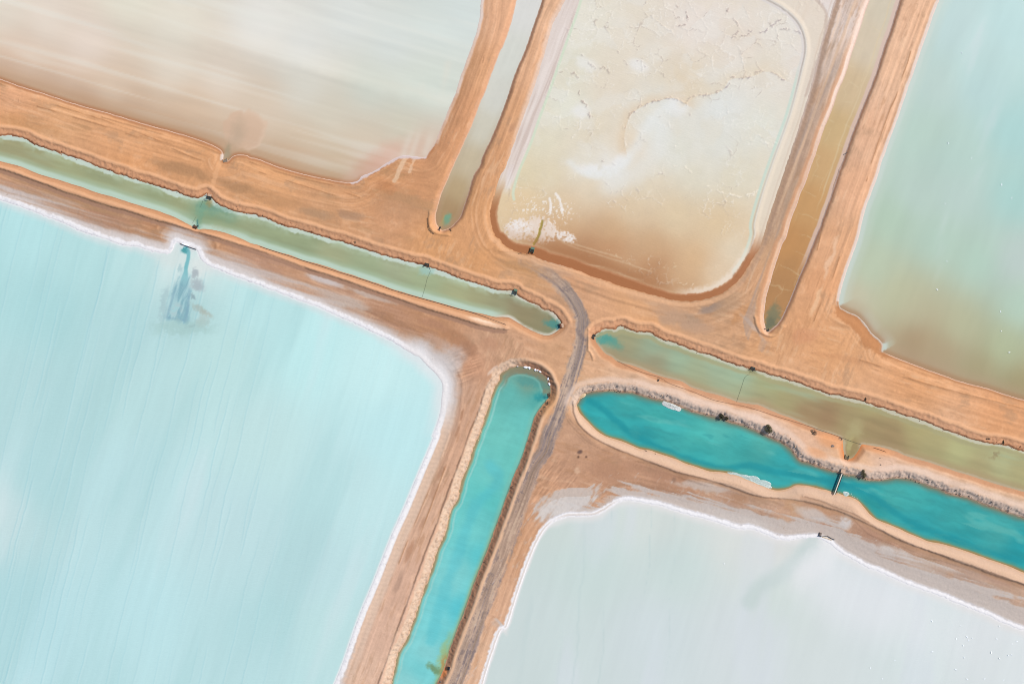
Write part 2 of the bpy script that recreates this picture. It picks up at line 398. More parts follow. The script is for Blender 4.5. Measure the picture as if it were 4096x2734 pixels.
g2 = fbm(TA * 1.1 + .25 * n2, SA * .012, 2, 197) * (1 - WB) + fbm(TB * 1.1 + .25 * n2, SB * .012, 2, 199) * WB
C *= (1 + .07 * ST + .03 * TR + .02 * n1 + .03 * n2 + (.05 * g1 + .045 * g2) * (.45 + .55 * SW))[..., None]
mix(C, 'e6c0a2', .22 * ss(.1, .6, ST + .4 * n2))
pm = ss(-.25, .35, fbm(X * .045, Y * .045, 3, 421)); pm2 = ss(-.1, .4, fbm(X * .06 + 9, Y * .06, 3, 425))
h1 = fbm(TA * .95 + .35 * n2, SA * .14, 3, 431) * (1 - WB) + fbm(TB * .95 + .35 * n2, SB * .14, 3, 435) * WB
h2 = fbm(TA * 1.3 + .3 * n1, SA * .3, 2, 441) * (1 - WB) + fbm(TB * 1.3 + .3 * n1, SB * .3, 2, 445) * WB
mix(C, 'ad7f5b', .30 * pm * ss(.12, .5, h1)); mix(C, 'eccaaa', .28 * pm2 * ss(.15, .5, -h1))
mix(C, 'a47c60', .22 * pm2 * ss(.25, .55, h2))
mix(C, 'a98a70', .35 * ss(.1, .5, fbm(X * .11 + n2 * .5, Y * .11, 4, 451)) * ss(.0, .4, h1 + .3 * h2 + .2))
# olive/grey traffic stains along the graded roads
stain = ss(.12, .5, fbm(TA * .16, SA * .03, 4, 91) + .25 * TR)
mix(C, 'b08a66', .5 * stain * (1 - WB) * ss(0, 3, SD['W1']) * (Y > P('M', 0, 560)[1]) )
for (t, cx, cy, rx, ry, an, col, st_) in (
    ('A', 1150, 1065, 15, 3.0, 16, 'a37d5c', .6), ('A', 1480, 1165, 9, 2.6, 16, 'a37d5c', .6), ('A', 200, 790, 17, 2.5, 16, 'b98a60', .45),
    ('B', 120, 1240, 18, 3.0, 15, 'b08560', .45), ('B', 420, 1340, 8, 2.2, 12, 'a8886c', .6), ('B', 620, 1350, 8, 2.2, 4, 'a5836a', .65),
    ('B', 860, 1180, 5, 3.2, 0, 'bd7f55', .5), ('B', 930, 1290, 14, 6, 20, 'b98e6c', .4), ('B', 870, 1000, 7, 1.8, -35, 'b8784f', .4),
    ('G', 150, 270, 12, 2.8, 16, 'b98a5c', .4), ('G', 330, 260, 11, 3.0, 22, 'bf9a80', .8), ('G', 250, 380, 8, 3, 22, 'b98c64', .35),
    ('G', 1140, 590, 11, 3.6, 12, 'ad927c', .75), ('G', 1060, 560, 9, 5, 20, 'c39d80', .7), ('G', 1330, 515, 6, 2.0, -20, '94837a', .75), ('G', 1420, 490, 8, 4.5, -35, 'b59478', .6), ('G', 1230, 640, 9, 2.5, 5, 'bd9a80', .6),
    ('G', 1500, 560, 8, 2.4, -45, 'c08a5e', .5), ('G', 950, 460, 14, 2.5, 14, 'bf9a7e', .45), ('H', 20, 640, 8, 1.2, 50, 'cbb1a0', .8), ('H', 330, 700, 7, 3.2, -10, 'c98e6a', .5),
    ('H', 420, 470, 8, 1.1, -72, 'ecc29c', .7), ('H', 510, 200, 12, 1.1, -72, 'ebc6a8', .6), ('H', 600, 840, 14, 1.6, 12, 'c79068', .4),
    ('A', 1110, 1425, 2.6, 1.2, 10, 'd9d3dc', .95), ('F', 470, 500, 9, 1.6, 17, 'cbc3c3', .85), ('F', 760, 600, 12, 1.2, 17, 'c3b4ac', .7), ('A', 380, 1250, 12, 1.0, 17, 'bfaea6', .4),
    ('F', 600, 640, 12, 2.6, 17, 'c9bab0', .7), ('F', 1250, 1010, 6.5, 8, 20, 'c9bdb8', .9), ('F', 1320, 960, 4, 5, 30, 'baa398', .6), ('F', 1180, 890, 8, 2.4, 25, 'bfa292', .6),
    ('F', 1300, 870, 7, 3.4, 30, 'a9795a', .55), ('F', 1150, 780, 8, 2.0, 17, 'b0836a', .55), ('F', 1380, 930, 4.5, 3.2, 50, 'a67a60', .6),
    ('F', 1520, 1065, 3.4, .8, -45, 'ddc3b2', .8), ('F', 1500, 900, 5, 3, 0, 'bb8c70', .5),
    ('G', 500, 1420, 1.2, .8, -20, '6f5750', .95), ('G', 491, 1452, .5, .6, 0, '6f5345', .9), ('G', 540, 1452, .5, .5, 0, '6f5345', .9), ('G', 700, 1560, 12, 5, 15, 'b78c72', .5),
    ('K', 480, 230, 1.8, 1.8, 0, 'd3b095', .7), ('K', 1090, 285, .9, 1.2, 10, '7f6658', .8), ('K', 1000, 250, 16, 3, 15, 'a98068', .5), ('K', 700, 230, 8, 3.5, 15, 'b0856a', .45),
    ('K', 1280, 330, 14, 2.2, 8, 'c5bab4', .7), ('K', 1500, 400, 4.5, 2.4, 10, 'ac8468', .7), ('L', 270, 450, 4.5, 3.5, 40, 'c29a7a', .8), ('L', 480, 480, 7, 1.6, 15, 'bb8c6c', .85), ('L', 400, 510, 9, 3, 20, 'c9beb8', .8),
    ('L', 590, 560, 3.8, 3.6, -40, 'd0c8c5', .95), ('L', 470, 585, 4.4, 3.0, 20, 'b6856a', .95), ('L', 640, 650, 6, 1.8, 18, 'b08264', .8), ('L', 850, 740, 10, 1.8, 26, 'ab8472', .7), ('L', 1260, 930, 10, 1.8, 28, 'ae8c7a', .6),
    ('L', 1150, 760, 14, 2.2, 22, 'b58f78', .5), ('L', 1550, 910, 12, 2.4, 22, 'b08d7c', .5), ('L', 1000, 800, 20, 3.2, 24, 'c3b5ac', .6),
    ('B', 1110, 1050, 4, 7, 20, 'bd8a66', .35), ('B', 1320, 560, 3, 9, 20, 'c2906a', .4), ('B', 1180, 850, 2.4, 11, 22, 'be8a64', .4), ('C', 70, 590, .9, 3.5, 22, 'b58868', .75), ('C', 80, 800, 1.4, 3, 22, 'bd8f70', .7), ('C', 275, 240, .5, 3, 20, 'bd9070', .6),
    ('J', 1200, 240, 1.1, 5, 24, 'b98d72', .8), ('J', 1160, 370, 1.6, 4, 24, 'bd937a', .7), ('J', 1000, 740, 1.2, 5.5, 24, 'b98d72', .75), ('J', 930, 930, 1.4, 5, 24, 'b3927f', .7), ('J', 1080, 560, .9, 3.5, 24, 'bd937a', .7),
    ('F', 1330, 1340, .6, 2.4, 18, 'b08468', .8), ('F', 1300, 1450, .8, 3.4, 18, 'b58a6e', .8)):
    m = blob(X + min(1, rx * .2) * 1.6 * n2, Y + min(1, ry * .3) * 1.6 * n2b, t, cx, cy, rx, ry, an, .55)
    if rx < 1.6 and ry < 1.6: mk = m
    else: mk = m * ss(-.45, .25, .6 * n2 + .5 * ST + .35 * n1 + (m - .5) * .9)
    mix(C, col, st_ * mk)
# pale scraped strip across the corner pad
for (txt, wd, col) in (("B 990,960 965,1010 940,1060 920,1110 905,1135", 1.3, 'e3c3a5'), ("B 1030,1000 1015,1040 1000,1080", .8, 'e5c0a0'), ("A 1375,1030 1350,1110 1330,1190", 1.4, 'e0ab80'), ("B 1470,340 1460,400", .25, 'b08262')):
    D_, Q, S_ = feat(txt, 4.0)
    mix(C, col, .7 * (1 - ss(wd * .5, wd, D_ + .4 * n1)))
mix(C, '9d7560', .28 * ss(.1, .45, fbm(TA * .9, SA * .035, 4, 175)) * (1 - ss(-.5, .5, SD['P4'] - 14)) * (1 - WB))
mix(C, 'c9a088', .3 * ss(.1, .45, -fbm(TA * 1.1, SA * .03, 4, 177)) * (1 - ss(-.5, .5, SD['P4'] - 14)) * (1 - WB))
# fan strokes left by machines at the two salt corners
for (t, cx, cy, r) in (('K', 330, 330, 18.0), ('F', 1330, 1050, 12.0)):
    px, py = P(t, cx, cy)
    m = 1 - ss(.4, 1.0, np.hypot(X - px, Y - py) / r)
    an = .9 if t == 'K' else .35
    u = X * math.cos(an) + Y * math.sin(an); v = -X * math.sin(an) + Y * math.cos(an)
    f = fbm(u * .22 + n2 * .5, v * 1.5, 2, 93)
    C *= (1 + .13 * f * m)[..., None]
    Z += .10 * f * m * landm

# ---- the dark gravel road
D_, Q, S_ = F_road
fade = ss(0, 26, S_)
rs = fbm(Q * .9, S_ * .07, 4, 101); rs2 = fbm(Q * 2.2, S_ * .03, 2, 105)
m = (1 - ss(2.2, 4.0, D_ - .9 * ss(70, 130, S_) + 1.5 * rs + .8 * n1 + .9 * n2)) * (.15 + .85 * fade)
rm_ = fbm(X * .45 + n1 * .3, Y * .45, 4, 481)
C *= (1 + m * .16 * rm_)[..., None]
late = .72 + .28 * (1 - ss(75, 110, S_))
mix(C, 'a8968b', .9 * m * late)
C *= (1 + m * (.20 * rs + .14 * rs2))[..., None]
mix(C, '84787b', m * .75 * late * ss(.0, .5, rs2 + .6 * vn(Q * .5, S_ * .02, 108)))
mix(C, 'c8ad98', m * .7 * ss(.12, .4, rs + .4 * n1 + .3 * rm_)); mix(C, '6f6468', m * .5 * ss(.2, .5, rm_ + .5 * rs2))

# ---- shores
def N_of(k): return ss(-.25, .25, GY[k])
for k in ('W1', 'W2'):
    dd = DD[k]; N_ = N_of(k); rough = SD[k] + .35 * n1 + .3 * n2
    bank = ss(.0, .3, dd) * (1 - ss(3.0, 3.6, SD[k] + .2 * n2))
    mix(C, 'd9a27e', .7 * bank * N_)
    mix(C, '9c5f3e', .6 * N_ * ss(0, .15, dd) * (1 - ss(.35, 1.1, dd + .3 * n1)))
    mix(C, 'e9b48c', .8 * N_ * ss(3.1, 3.6, SD[k] + .2 * n2) * (1 - ss(4.4, 5.6, SD[k] + .2 * n2)))
    mix(C, '5f3c2c', .75 * N_ * ss(-.15, .1, dd) * (1 - ss(.12, .5, dd + .2 * ncl)) * ss(-.5, .0, vn(X * .35, Y * .35, 163)))  # shade under the undercut edge, painted as a thin dark line
    spot = ss(.35, .6, ncl + .3 * n2) * bank * N_
    mix(C, '9a6a4c', .3 * spot)
    lo = (1 - N_) * (1 - ss(1.6, 3.2, SD[k] + .5 * n2)) if k == 'W2' else (1 - N_) * (1 - ss(2.6, 4.2, SD[k] + .4 * n2))
    mix(C, 'c7926c' if k == 'W1' else 'b98461', .75 * lo)
    if k == 'W1': mix(C, '9c6f55', .5 * (1 - N_) * ss(-.05, .1, dd) * (1 - ss(.2, .7, dd + .3 * n1)))
    if k == 'W1':
        mix(C, 'd8aa88', .65 * (1 - N_) * ss(1.6, 2.2, SD[k] + .3 * n2) * (1 - ss(3.0, 4.2, SD[k] + .4 * n1)))
east = ss(P('S', 2600, 0)[0], P('S', 2750, 0)[0], X)
mix(C, 'd9ab88', .45 * (1 - N_of('W2')) * ss(2.2, 2.8, SD['W2'] + .3 * n2) * (1 - ss(3.0, 5.2, SD['W2'] + 1.2 * n2)))
mix(C, 'edd2bc', .95 * blob(X, Y + .3 * n1, 'F', 1480, 770, 8.5, 1.1, 17, .35) * ss(.0, .3, F_berm1[1]))
# berm faces
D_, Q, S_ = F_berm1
mix(C, 'a37f6b', .85 * ss(-2.1, -1.5, Q + .3 * n1) * (1 - ss(-.2, .1, Q + .2 * n1)) * (D_ < 7))  # shaded foot of the berm, painted darker
mix(C, 'dda984', .55 * ss(.1, .5, Q) * (1 - ss(1.4, 2.6, Q + .4 * n1)) * (D_ < 7))  # sunlit side of the crest, painted in
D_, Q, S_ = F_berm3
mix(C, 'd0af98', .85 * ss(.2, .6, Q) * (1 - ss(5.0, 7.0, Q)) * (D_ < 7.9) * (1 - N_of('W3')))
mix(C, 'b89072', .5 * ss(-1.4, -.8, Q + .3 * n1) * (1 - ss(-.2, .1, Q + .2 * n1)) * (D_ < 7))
lo = (1 - N_of('W3')) * ss(0, .3, DD['W3'])
sg = fbm(SD['W3'] * 1.3 + .3 * n1, SA * .05, 3, 471) * lo * (SD['W3'] < 8)
C *= (1 - .09 * ss(.0, .5, sg))[..., None]
mix(C, 'd6b59e', .85 * lo * (1 - ss(2.8, 4.4, SD['W3'] + .5 * n2)))
mix(C, 'cfa076', .5 * lo * (1 - ss(.3, 1.1, SD['W3'] + .3 * n1)))
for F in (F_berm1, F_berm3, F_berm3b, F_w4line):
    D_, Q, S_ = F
    mix(C, '8d6c58', .55 * (1 - ss(.1, .55, np.abs(Q + .25 * n1))) * ss(-.5, .1, vn(S_ * .18, S_ * 0, 161)) * (D_ < 4))  # crest shadow of the berms, painted as a broken dark line
for i, F in enumerate(F_lines):
    D_, Q, S_ = F
    mix(C, 'a37450', .55 * (1 - ss(.08, .42, np.abs(Q + .12 * n1))) * ss(-.4, .0, vn(S_ * .12, S_ * 0 + i * 3.7, 40 + i)) * (D_ < 2.9))
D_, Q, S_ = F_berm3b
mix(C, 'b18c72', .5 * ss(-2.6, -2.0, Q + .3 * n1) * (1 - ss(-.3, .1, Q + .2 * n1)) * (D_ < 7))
# rocky far bank of the turquoise channel
k = 'W3'; N_ = N_of(k)
rb = N_ * ss(0, .2, DD[k]) * (1 - ss(3.2, 4.6, SD[k] + .8 * n1 + .6 * gA))
mix(C, 'd6c0b2', .85 * rb)
mix(C, 'c0a89c', .45 * rb * ss(-.1, .6, gA + .5 * n1))
mix(C, '75605a', .6 * rb * ss(.52, .74, ncl + .35 * n1 + .25 * gA + .25 * (1 - ss(.5, 2.2, SD[k]))))
mix(C, 'b08565', .6 * N_ * ss(0, .1, DD[k]) * (1 - ss(.3, 1.1, SD[k] + .4 * n1)))
mix(C, 'edd3c3', .6 * N_ * ss(3.6, 4.8, SD[k] + .5 * n1) * (1 - ss(5.5, 7.5, SD[k])))
# the rusty earth round the small intake pool
for (cx, cy, rx, ry, an, st_) in ((665, 90, 4.5, 3.2, -40, .8), (500, 45, 6, 3.0, 20, .7), (820, 105, 6, 2.0, 15, .5), (420, 120, 5, 1.8, 20, .6), (585, 100, 1.6, 4, 0, .5)):
    m = blob(X, Y, 'L', cx, cy, rx, ry, an, .6)
    mix(C, 'e2a071', st_ * m * ss(-.6, .2, n2 + m))
mix(C, 'd9844f', .7 * (1 - ss(.3, 1.6, SD['W2'])) * blob(X, Y, 'L', 650, 110, 7, 5, 0, .3))
# SW turquoise channel banks
k = 'W4'; R_ = ss(-.25, .35, GX[k])
lo = (1 - R_) * ss(0, .3, DD[k])
mix(C, 'dbbfa9', .85 * lo * (1 - ss(3.4, 4.4, SD[k] + .6 * n1 + .4 * n2)))
mix(C, 'b98a62', .45 * lo * (1 - ss(.2, .9, SD[k] + .6 * n1)))
mix(C, 'c09a80', .45 * lo * ss(.22, .5, ncl + .3 * n1) * (1 - ss(2.6, 3.8, SD[k]))); mix(C, 'e8d3c1', .35 * lo * ss(.1, .5, -ncl - .2 * n1) * (1 - ss(2.6, 3.8, SD[k])))
mix(C, 'b58468', .85 * R_ * ss(0, .3, DD[k]) * (1 - ss(2.3, 2.9, SD[k] + .2 * n2)))
mix(C, '8a6450', .4 * R_ * ss(.2, .6, ncl + .3 * n1) * (1 - ss(1.6, 2.6, SD[k])))
mix(C, 'e0b797', .85 * R_ * ss(2.4, 2.9, SD[k] + .2 * n2) * (1 - ss(3.8, 4.8, SD[k] + .3 * n2)))
mix(C, 'e8905a', .9 * blob(X, Y, 'J', 1215, 1500, 1.2, 2.6, 20, .4) * ss(0, .3, DD[k]))
mix(C, 'dba272', .6 * blob(X, Y, 'G', 310, 1120, 3, 6, 25, .5))
# W5 / W6
for k in ('W5', 'W6'):
    R_ = ss(-.25, .35, GX[k])
    mix(C, 'a87a60', .75 * R_ * ss(0, .2, DD[k]) * (1 - ss(.9, 1.6, SD[k] + .2 * n1)))  # shading of the right bank face, painted into the soil colour
    mix(C, 'dba685', .5 * (1 - R_) * ss(0, .2, DD[k]) * (1 - ss(1.2, 2.4, SD[k] + .2 * n1)))
    mix(C, 'd9c0b8' if k == 'W6' else 'd8b6a2', .8 * ss(-.3, .0, DD[k]) * (1 - ss(.25, .6, DD[k])))
upper = ss(P('M', 0, 420)[1], P('M', 0, 200)[1], Y)
lo = (1 - ss(-.25, .35, GX['W6'])) * (SD['W6'] < 10)
mix(C, 'f0ddd4', .8 * lo * ss(.3, .7, SD['W6']) * (1 - ss(1.6, 3.2, SD['W6'] + .5 * n2)) * (.35 + .65 * upper))
mix(C, 'd29a74', .6 * lo * ss(1.8, 2.3, SD['W6'] + .3 * n2) * (1 - ss(3.0, 4.4, SD['W6'] + .6 * n2)) * (1 - .8 * ss(P('M', 0, 170)[1], P('M', 0, 60)[1], Y)))
g = lo * ss(4, 5, SD['W6'] + .5 * n2)
mix(C, 'a8968c', .55 * g * ss(-.1, .5, fbm(TB * .5, SB * .03, 3, 131)))
mix(C, 'd9b79a', .55 * g * (1 - ss(.3, .9, np.abs(TB - P('D', 480, 500)[0] * .93 + P('D', 480, 500)[1] * .36 + .8 * vn(SB * .03, SB * 0, 133)))))
# P1 / P3 shorelines
for k, cc in (('P1', 'b57c56'), ('P3', 'b8825a')):
    low = ss(-.2, -.6, GY[k])
    mix(C, cc, .75 * low * ss(.1, .4, DD[k]) * (1 - ss(.9, 1.7, SD[k] + .3 * n2)))
    mix(C, 'dcc5bd', .75 * ss(-1.2, -.1, DD[k]) * (1 - ss(.15, .5, DD[k])))
    mix(C, 'e6d8d2', .85 * (1 - low) * ss(-.1, .2, DD[k]) * (1 - ss(1.0, 1.9, SD[k] + .4 * n2)))
px = np.array(smooth(PL("H 540,480 535,530 545,575 600,610 640,650 680,690 700,740 735,770 790,800 850,830 900,840 835,785 835,745 810,715 770,680 740,640 700,590 660,560 610,540 570,515 562,480"), 2, True))
dmp = sdf(px, 6.0)
mix(C, 'bc8257', .8 * (1 - ss(-.6, .9, dmp + 1.1 * n1 + .5 * n2)))
D_, Q, S_ = feat("H 572,440 568,480 575,512 610,535 660,556 700,588 740,640 775,685 812,715 838,745 836,785", 3.0)
mix(C, 'c6beb8', .85 * (1 - ss(.5, 1.1, D_ + .4 * n1)))
D_, Q, S_ = feat("B 640,1142 680,1128 700,1108 760,1080 830,1040 900,998 960,978 1040,982 1095,985", 4.0)
mix(C, 'd9cccf', .85 * (1 - ss(.6, 1.3, D_ + .5 * n1 + .3 * n2)))
# P4, P5 salt aprons
k = 'P4'; B_ = ss(.35, .85, GX[k]) * ss(P('F', 500, 0)[0], P('F', 800, 0)[0], X); corner = blob(X, Y, 'F', 1200, 1080, 16, 16, 0, .5)
kk = (1 - B_ * (1 - .35 * corner)) ; kk = kk + .9 * corner
apA = fbm(TA * .7 + .3 * n2, SA * .03, 4, 171)
nz = 3.0 * apA * (1 - B_) + .3 * n2 + .25 * n1
q = (SD[k] + 1.3 * nz) / np.maximum(kk, .04)
mix(C, 'cdc1bc', .9 * (1 - ss(3.0, 9.0, q)) * (B_ < .98))
mix(C, 'dad3d2', .8 * (1 - ss(2.2, 5.0, (SD[k] + .6 * nz) / np.maximum(kk, .1))))
mix(C, 'eceaee', 1.0 * (1 - ss(1.5 + .9 * B_, 2.4 + .6 * B_, SD[k] + (.7 * n1 + .5 * n2) * (1 - .8 * B_))))
mix(C, 'f4f2f4', .6 * B_ * ss(.6, 1.2, SD[k]) * (1 - ss(1.8, 2.3, SD[k] + .1 * n1)))
mix(C, 'b9bcc8', .3 * (1 - ss(1.0, 2.0, SD[k])) * ss(.1, .5, n1 + .4 * ncl))
rib = B_ * ss(2.2, 3.0, SD[k]) * (1 - ss(6.0, 8.0, SD[k])) * ss(P('F', 0, 1150)[1], P('F', 0, 1400)[1], Y)
mix(C, 'e3c8b4', .75 * rib)
fr = np.maximum(blob(X + 1.5 * n2, Y, 'F', 1270, 1080, 9, 22, -4, .6), blob(X, Y + 1.5 * n2b, 'F', 1120, 930, 10, 9, 40, .7))
mix(C, 'd8d1d0', .8 * fr * (1 - ss(4.5, 10.0, SD[k] + 1.2 * n2 + .6 * apA)))
mix(C, 'e9e6e8', .9 * fr * (1 - ss(2.0, 6.0, SD[k] + .9 * n2)))
Z += .035 * rib * np.sin(SB * 2.6 + 1.2 * n2 + near * 1.0) * landm
k = 'P5'; L_ = ss(-.35, -.85, GX[k])
nz = 6.5 * apA + 1.8 * n2 + .8 * n1 + 2.0 * vn(SA * .03, SA * 0 + 5, 141)
far_ = ss(P('K', 900, 0)[0], P('K', 1500, 0)[0], X)
q = SD[k] + nz * (1 - L_)
mix(C, 'c8beb9', .88 * (1 - ss(4.5 + 3.5 * far_, 6.5 + 4.5 * far_, q)) * (1 - L_))
mix(C, 'cfc6c1', .7 * far_ * (1 - L_) * ss(.0, .5, fbm(TA * .12, SA * .025, 3, 145)) * (SD[k] < 13.5))
mix(C, 'e2dedd', .6 * (1 - ss(1.6, 3.0, SD[k])) * (1 - L_))
m = blob(X + 2.0 * n2, Y + 2.0 * n2b, 'K', 420, 420, 15, 6.5, -22, .5)
fs_ = fbm((X * .62 + Y * .78) * .25 + .4 * n2, (-X * .78 + Y * .62) * 1.1, 3, 461)
mix(C, 'c9beb8', .85 * ss(.15, .75, m + .6 * fs_ + .2 * n1) * (SD[k] < 13))
mix(C, 'dad5d3', .6 * ss(.4, .95, m + .6 * fs_) * (SD[k] < 9))
mix(C, 'f1eff3', (1 - ss(1.3, 2.3, SD[k] + .6 * n1 + .4 * n2)))
mix(C, 'd9cdc6', .8 * ss(-.9, -.4, SD[k] - .9 + .2 * n1) * (1 - ss(-.1, .3, SD[k] - .9 + .2 * n1)) * np.maximum(L_, blob(X, Y, 'K', 560, 490, 14, 5, -10, .4)))
mix(C, 'b4b3c0', .35 * (1 - L_) * ss(1.5, 1.7, SD[k] + .3 * n1) * (1 - ss(1.9, 2.2, SD[k] + .3 * n1)))
# P2 surround: damp earth at its foot
k = 'P2'
mix(C, 'b0754c', .9 * ss(P('M', 0, 380)[1], P('M', 0, 470)[1], Y) * (1 - ss(.6, .9, GX[k]) * (X > 0) * (1 - ss(P('M', 0, 520)[1], P('M', 0, 600)[1], Y))) * (1 - ss(-.4, .5, SD[k] + .5 * n1)))
side = ss(P('M', 0, 560)[1], P('M', 0, 460)[1], Y) * (SD[k] < 12)
mix(C, 'dbc6bb', .7 * (1 - ss(.2, 2.8, SD[k] + .8 * n2)) * side * ss(P('M', 0, 420)[1], P('M', 0, 250)[1], Y))
rt = ss(.5, .8, GX[k]) * (SD[k] < 14)
mix(C, 'a3897a', .6 * rt * ss(.4, 1.2, SD[k] + .4 * n1) * (1 - ss(1.8, 3.0, SD[k] + .4 * n1)))
lowr = ss(-.1, -.5, GY[k]) * (SD[k] < 14)
mix(C, 'dcae8a', .6 * lowr * ss(.5, 1.0, SD[k] + .3 * n1) * (1 - ss(2.2, 3.2, SD[k] + .3 * n2)))
# isolated dark clods/stones tone on soil
sp = ss(.62, .8, fbm(X * 2.3, Y * 2.3, 1, 151)) * ss(.35, .7, n2) * landm
mix(C, '8d6a54', .35 * sp)

# ---------------------------------------------------------------- mesh builders
def grid_mesh(name, mask, Zs, Cs, stride=1):
    sl = (slice(None, None, stride), slice(None, None, stride))
    m = mask[sl]; xx = X[sl][m]; yy = Y[sl][m]; zz = Zs[sl][m] if isinstance(Zs, np.ndarray) else np.full(xx.shape, Zs, np.float32)
    idx = np.full(m.shape, -1, np.int64); idx[m] = np.arange(m.sum())
    a = idx[:-1, :-1]; b = idx[:-1, 1:]; c = idx[1:, 1:]; d = idx[1:, :-1]
    ok = (a >= 0) & (b >= 0) & (c >= 0) & (d >= 0)
    q = np.stack([a[ok], b[ok], c[ok], d[ok]], 1).astype(np.int32)
    me = bpy.data.meshes.new(name)
    n = len(xx); f = len(q)
    me.vertices.add(n); me.vertices.foreach_set('co', np.stack([xx, yy, zz], 1).astype(np.float32).ravel())
    me.loops.add(f * 4); me.loops.foreach_set('vertex_index', q.ravel())
    me.polygons.add(f); me.polygons.foreach_set('loop_start', np.arange(f, dtype=np.int32) * 4)
    me.update(calc_edges=True)
    me.polygons.foreach_set('use_smooth', np.ones(f, bool))
    at = me.color_attributes.new('soil', 'FLOAT_COLOR', 'POINT')
    cc = Cs if Cs.ndim == 2 else Cs[sl][m]
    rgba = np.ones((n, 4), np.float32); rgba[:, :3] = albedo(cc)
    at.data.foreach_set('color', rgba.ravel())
    me.validate()
    o = bpy.data.objects.new(name, me); COL.objects.link(o)
    return o
def sel(mask, stride):
    sl = (slice(None, None, stride), slice(None, None, stride)); m = mask[sl]
    return m, sl
def nodes(name):
    m = bpy.data.materials.new(name); m.use_nodes = True
    t = m.node_tree; b = t.nodes['Principled BSDF']
    return m, t, b
def mapped_noise(t, rot, scale, nscale, detail=4, rough=.55):
    tc = t.nodes.new('ShaderNodeTexCoord'); mp = t.nodes.new('ShaderNodeMapping')
    mp.inputs['Rotation'].default_value = (0, 0, rot); mp.inputs['Scale'].default_value = scale
    nz_ = t.nodes.new('ShaderNodeTexNoise'); nz_.inputs['Scale'].default_value = nscale
    nz_.inputs['Detail'].default_value = detail; nz_.inputs['Roughness'].default_value = rough
    # rotate first, then stretch
    mp2 = t.nodes.new('ShaderNodeMapping'); mp2.inputs['Scale'].default_value = scale
    mp.inputs['Scale'].default_value = (1, 1, 1)
    t.links.new(tc.outputs['Object'], mp.inputs[0]); t.links.new(mp.outputs[0], mp2.inputs[0]); t.links.new(mp2.outputs[0], nz_.inputs['Vector'])
    return nz_
def vary(t, col_socket, nz_, lo, hi, a=.3, b=.7):
    r = t.nodes.new('ShaderNodeMapRange'); r.inputs[1].default_value = a; r.inputs[2].default_value = b
    r.inputs[3].default_value = lo; r.inputs[4].default_value = hi
    t.links.new(nz_.outputs[0], r.inputs[0])
    v = t.nodes.new('ShaderNodeVectorMath'); v.operation = 'SCALE'
    t.links.new(col_socket, v.inputs[0]); t.links.new(r.outputs[0], v.inputs['Scale'])
    return v.outputs[0]
def tag(o, label=None, cat=None, group=None, kind=None):
    if label: o['label'] = label
    if cat: o['category'] = cat
    if group: o['group'] = group
    if kind: o['kind'] = kind
    return o

M_soil, t, b = nodes('soil')
at = t.nodes.new('ShaderNodeAttribute'); at.attribute_name = 'soil'
c1 = vary(t, at.outputs['Color'], mapped_noise(t, 0, (1, 1, 1), 1.1, 5, .6), .955, 1.045)
c2 = vary(t, c1, mapped_noise(t, 0, (1, 1, 1), 4.0, 3, .6), .965, 1.035)
t.links.new(c2, b.inputs['Base Color']); b.inputs['Roughness'].default_value = .95; b.inputs['Specular IOR Level'].default_value = .15
bp = t.nodes.new('ShaderNodeBump'); bp.inputs['Strength'].default_value = .4; bp.inputs['Distance'].default_value = .08
nzb = mapped_noise(t, 0, (1, 1, 1), 1.6, 8, .68)
t.links.new(nzb.outputs[0], bp.inputs['Height']); t.links.new(bp.outputs[0], b.inputs['Normal'])

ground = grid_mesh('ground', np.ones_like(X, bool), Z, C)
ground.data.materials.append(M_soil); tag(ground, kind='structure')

def water_mat(name, rough=.22, streak=None, ripple=0.0, ripple_rot=0.0, spec=.35):
    m, t, b = nodes(name)
    at = t.nodes.new('ShaderNodeAttribute'); at.attribute_name = 'soil'
    c = at.outputs['Color']
    for (rot, sc_, ns, lo, hi, a_, b_) in (streak or []):
        c = vary(t, c, mapped_noise(t, rot, sc_, ns, 4, .6), lo, hi, a_, b_)
    t.links.new(c, b.inputs['Base Color'])
    b.inputs['Roughness'].default_value = rough; b.inputs['IOR'].default_value = 1.33; b.inputs['Specular IOR Level'].default_value = spec
    if ripple:
        bp = t.nodes.new('ShaderNodeBump'); bp.inputs['Strength'].default_value = 1.0; bp.inputs['Distance'].default_value = ripple
        nz_ = mapped_noise(t, ripple_rot, (.35, 1.4, 1), 1.0, 5, .62)
        t.links.new(nz_.outputs[0], bp.inputs['Height']); t.links.new(bp.outputs[0], b.inputs['Normal'])
    return m

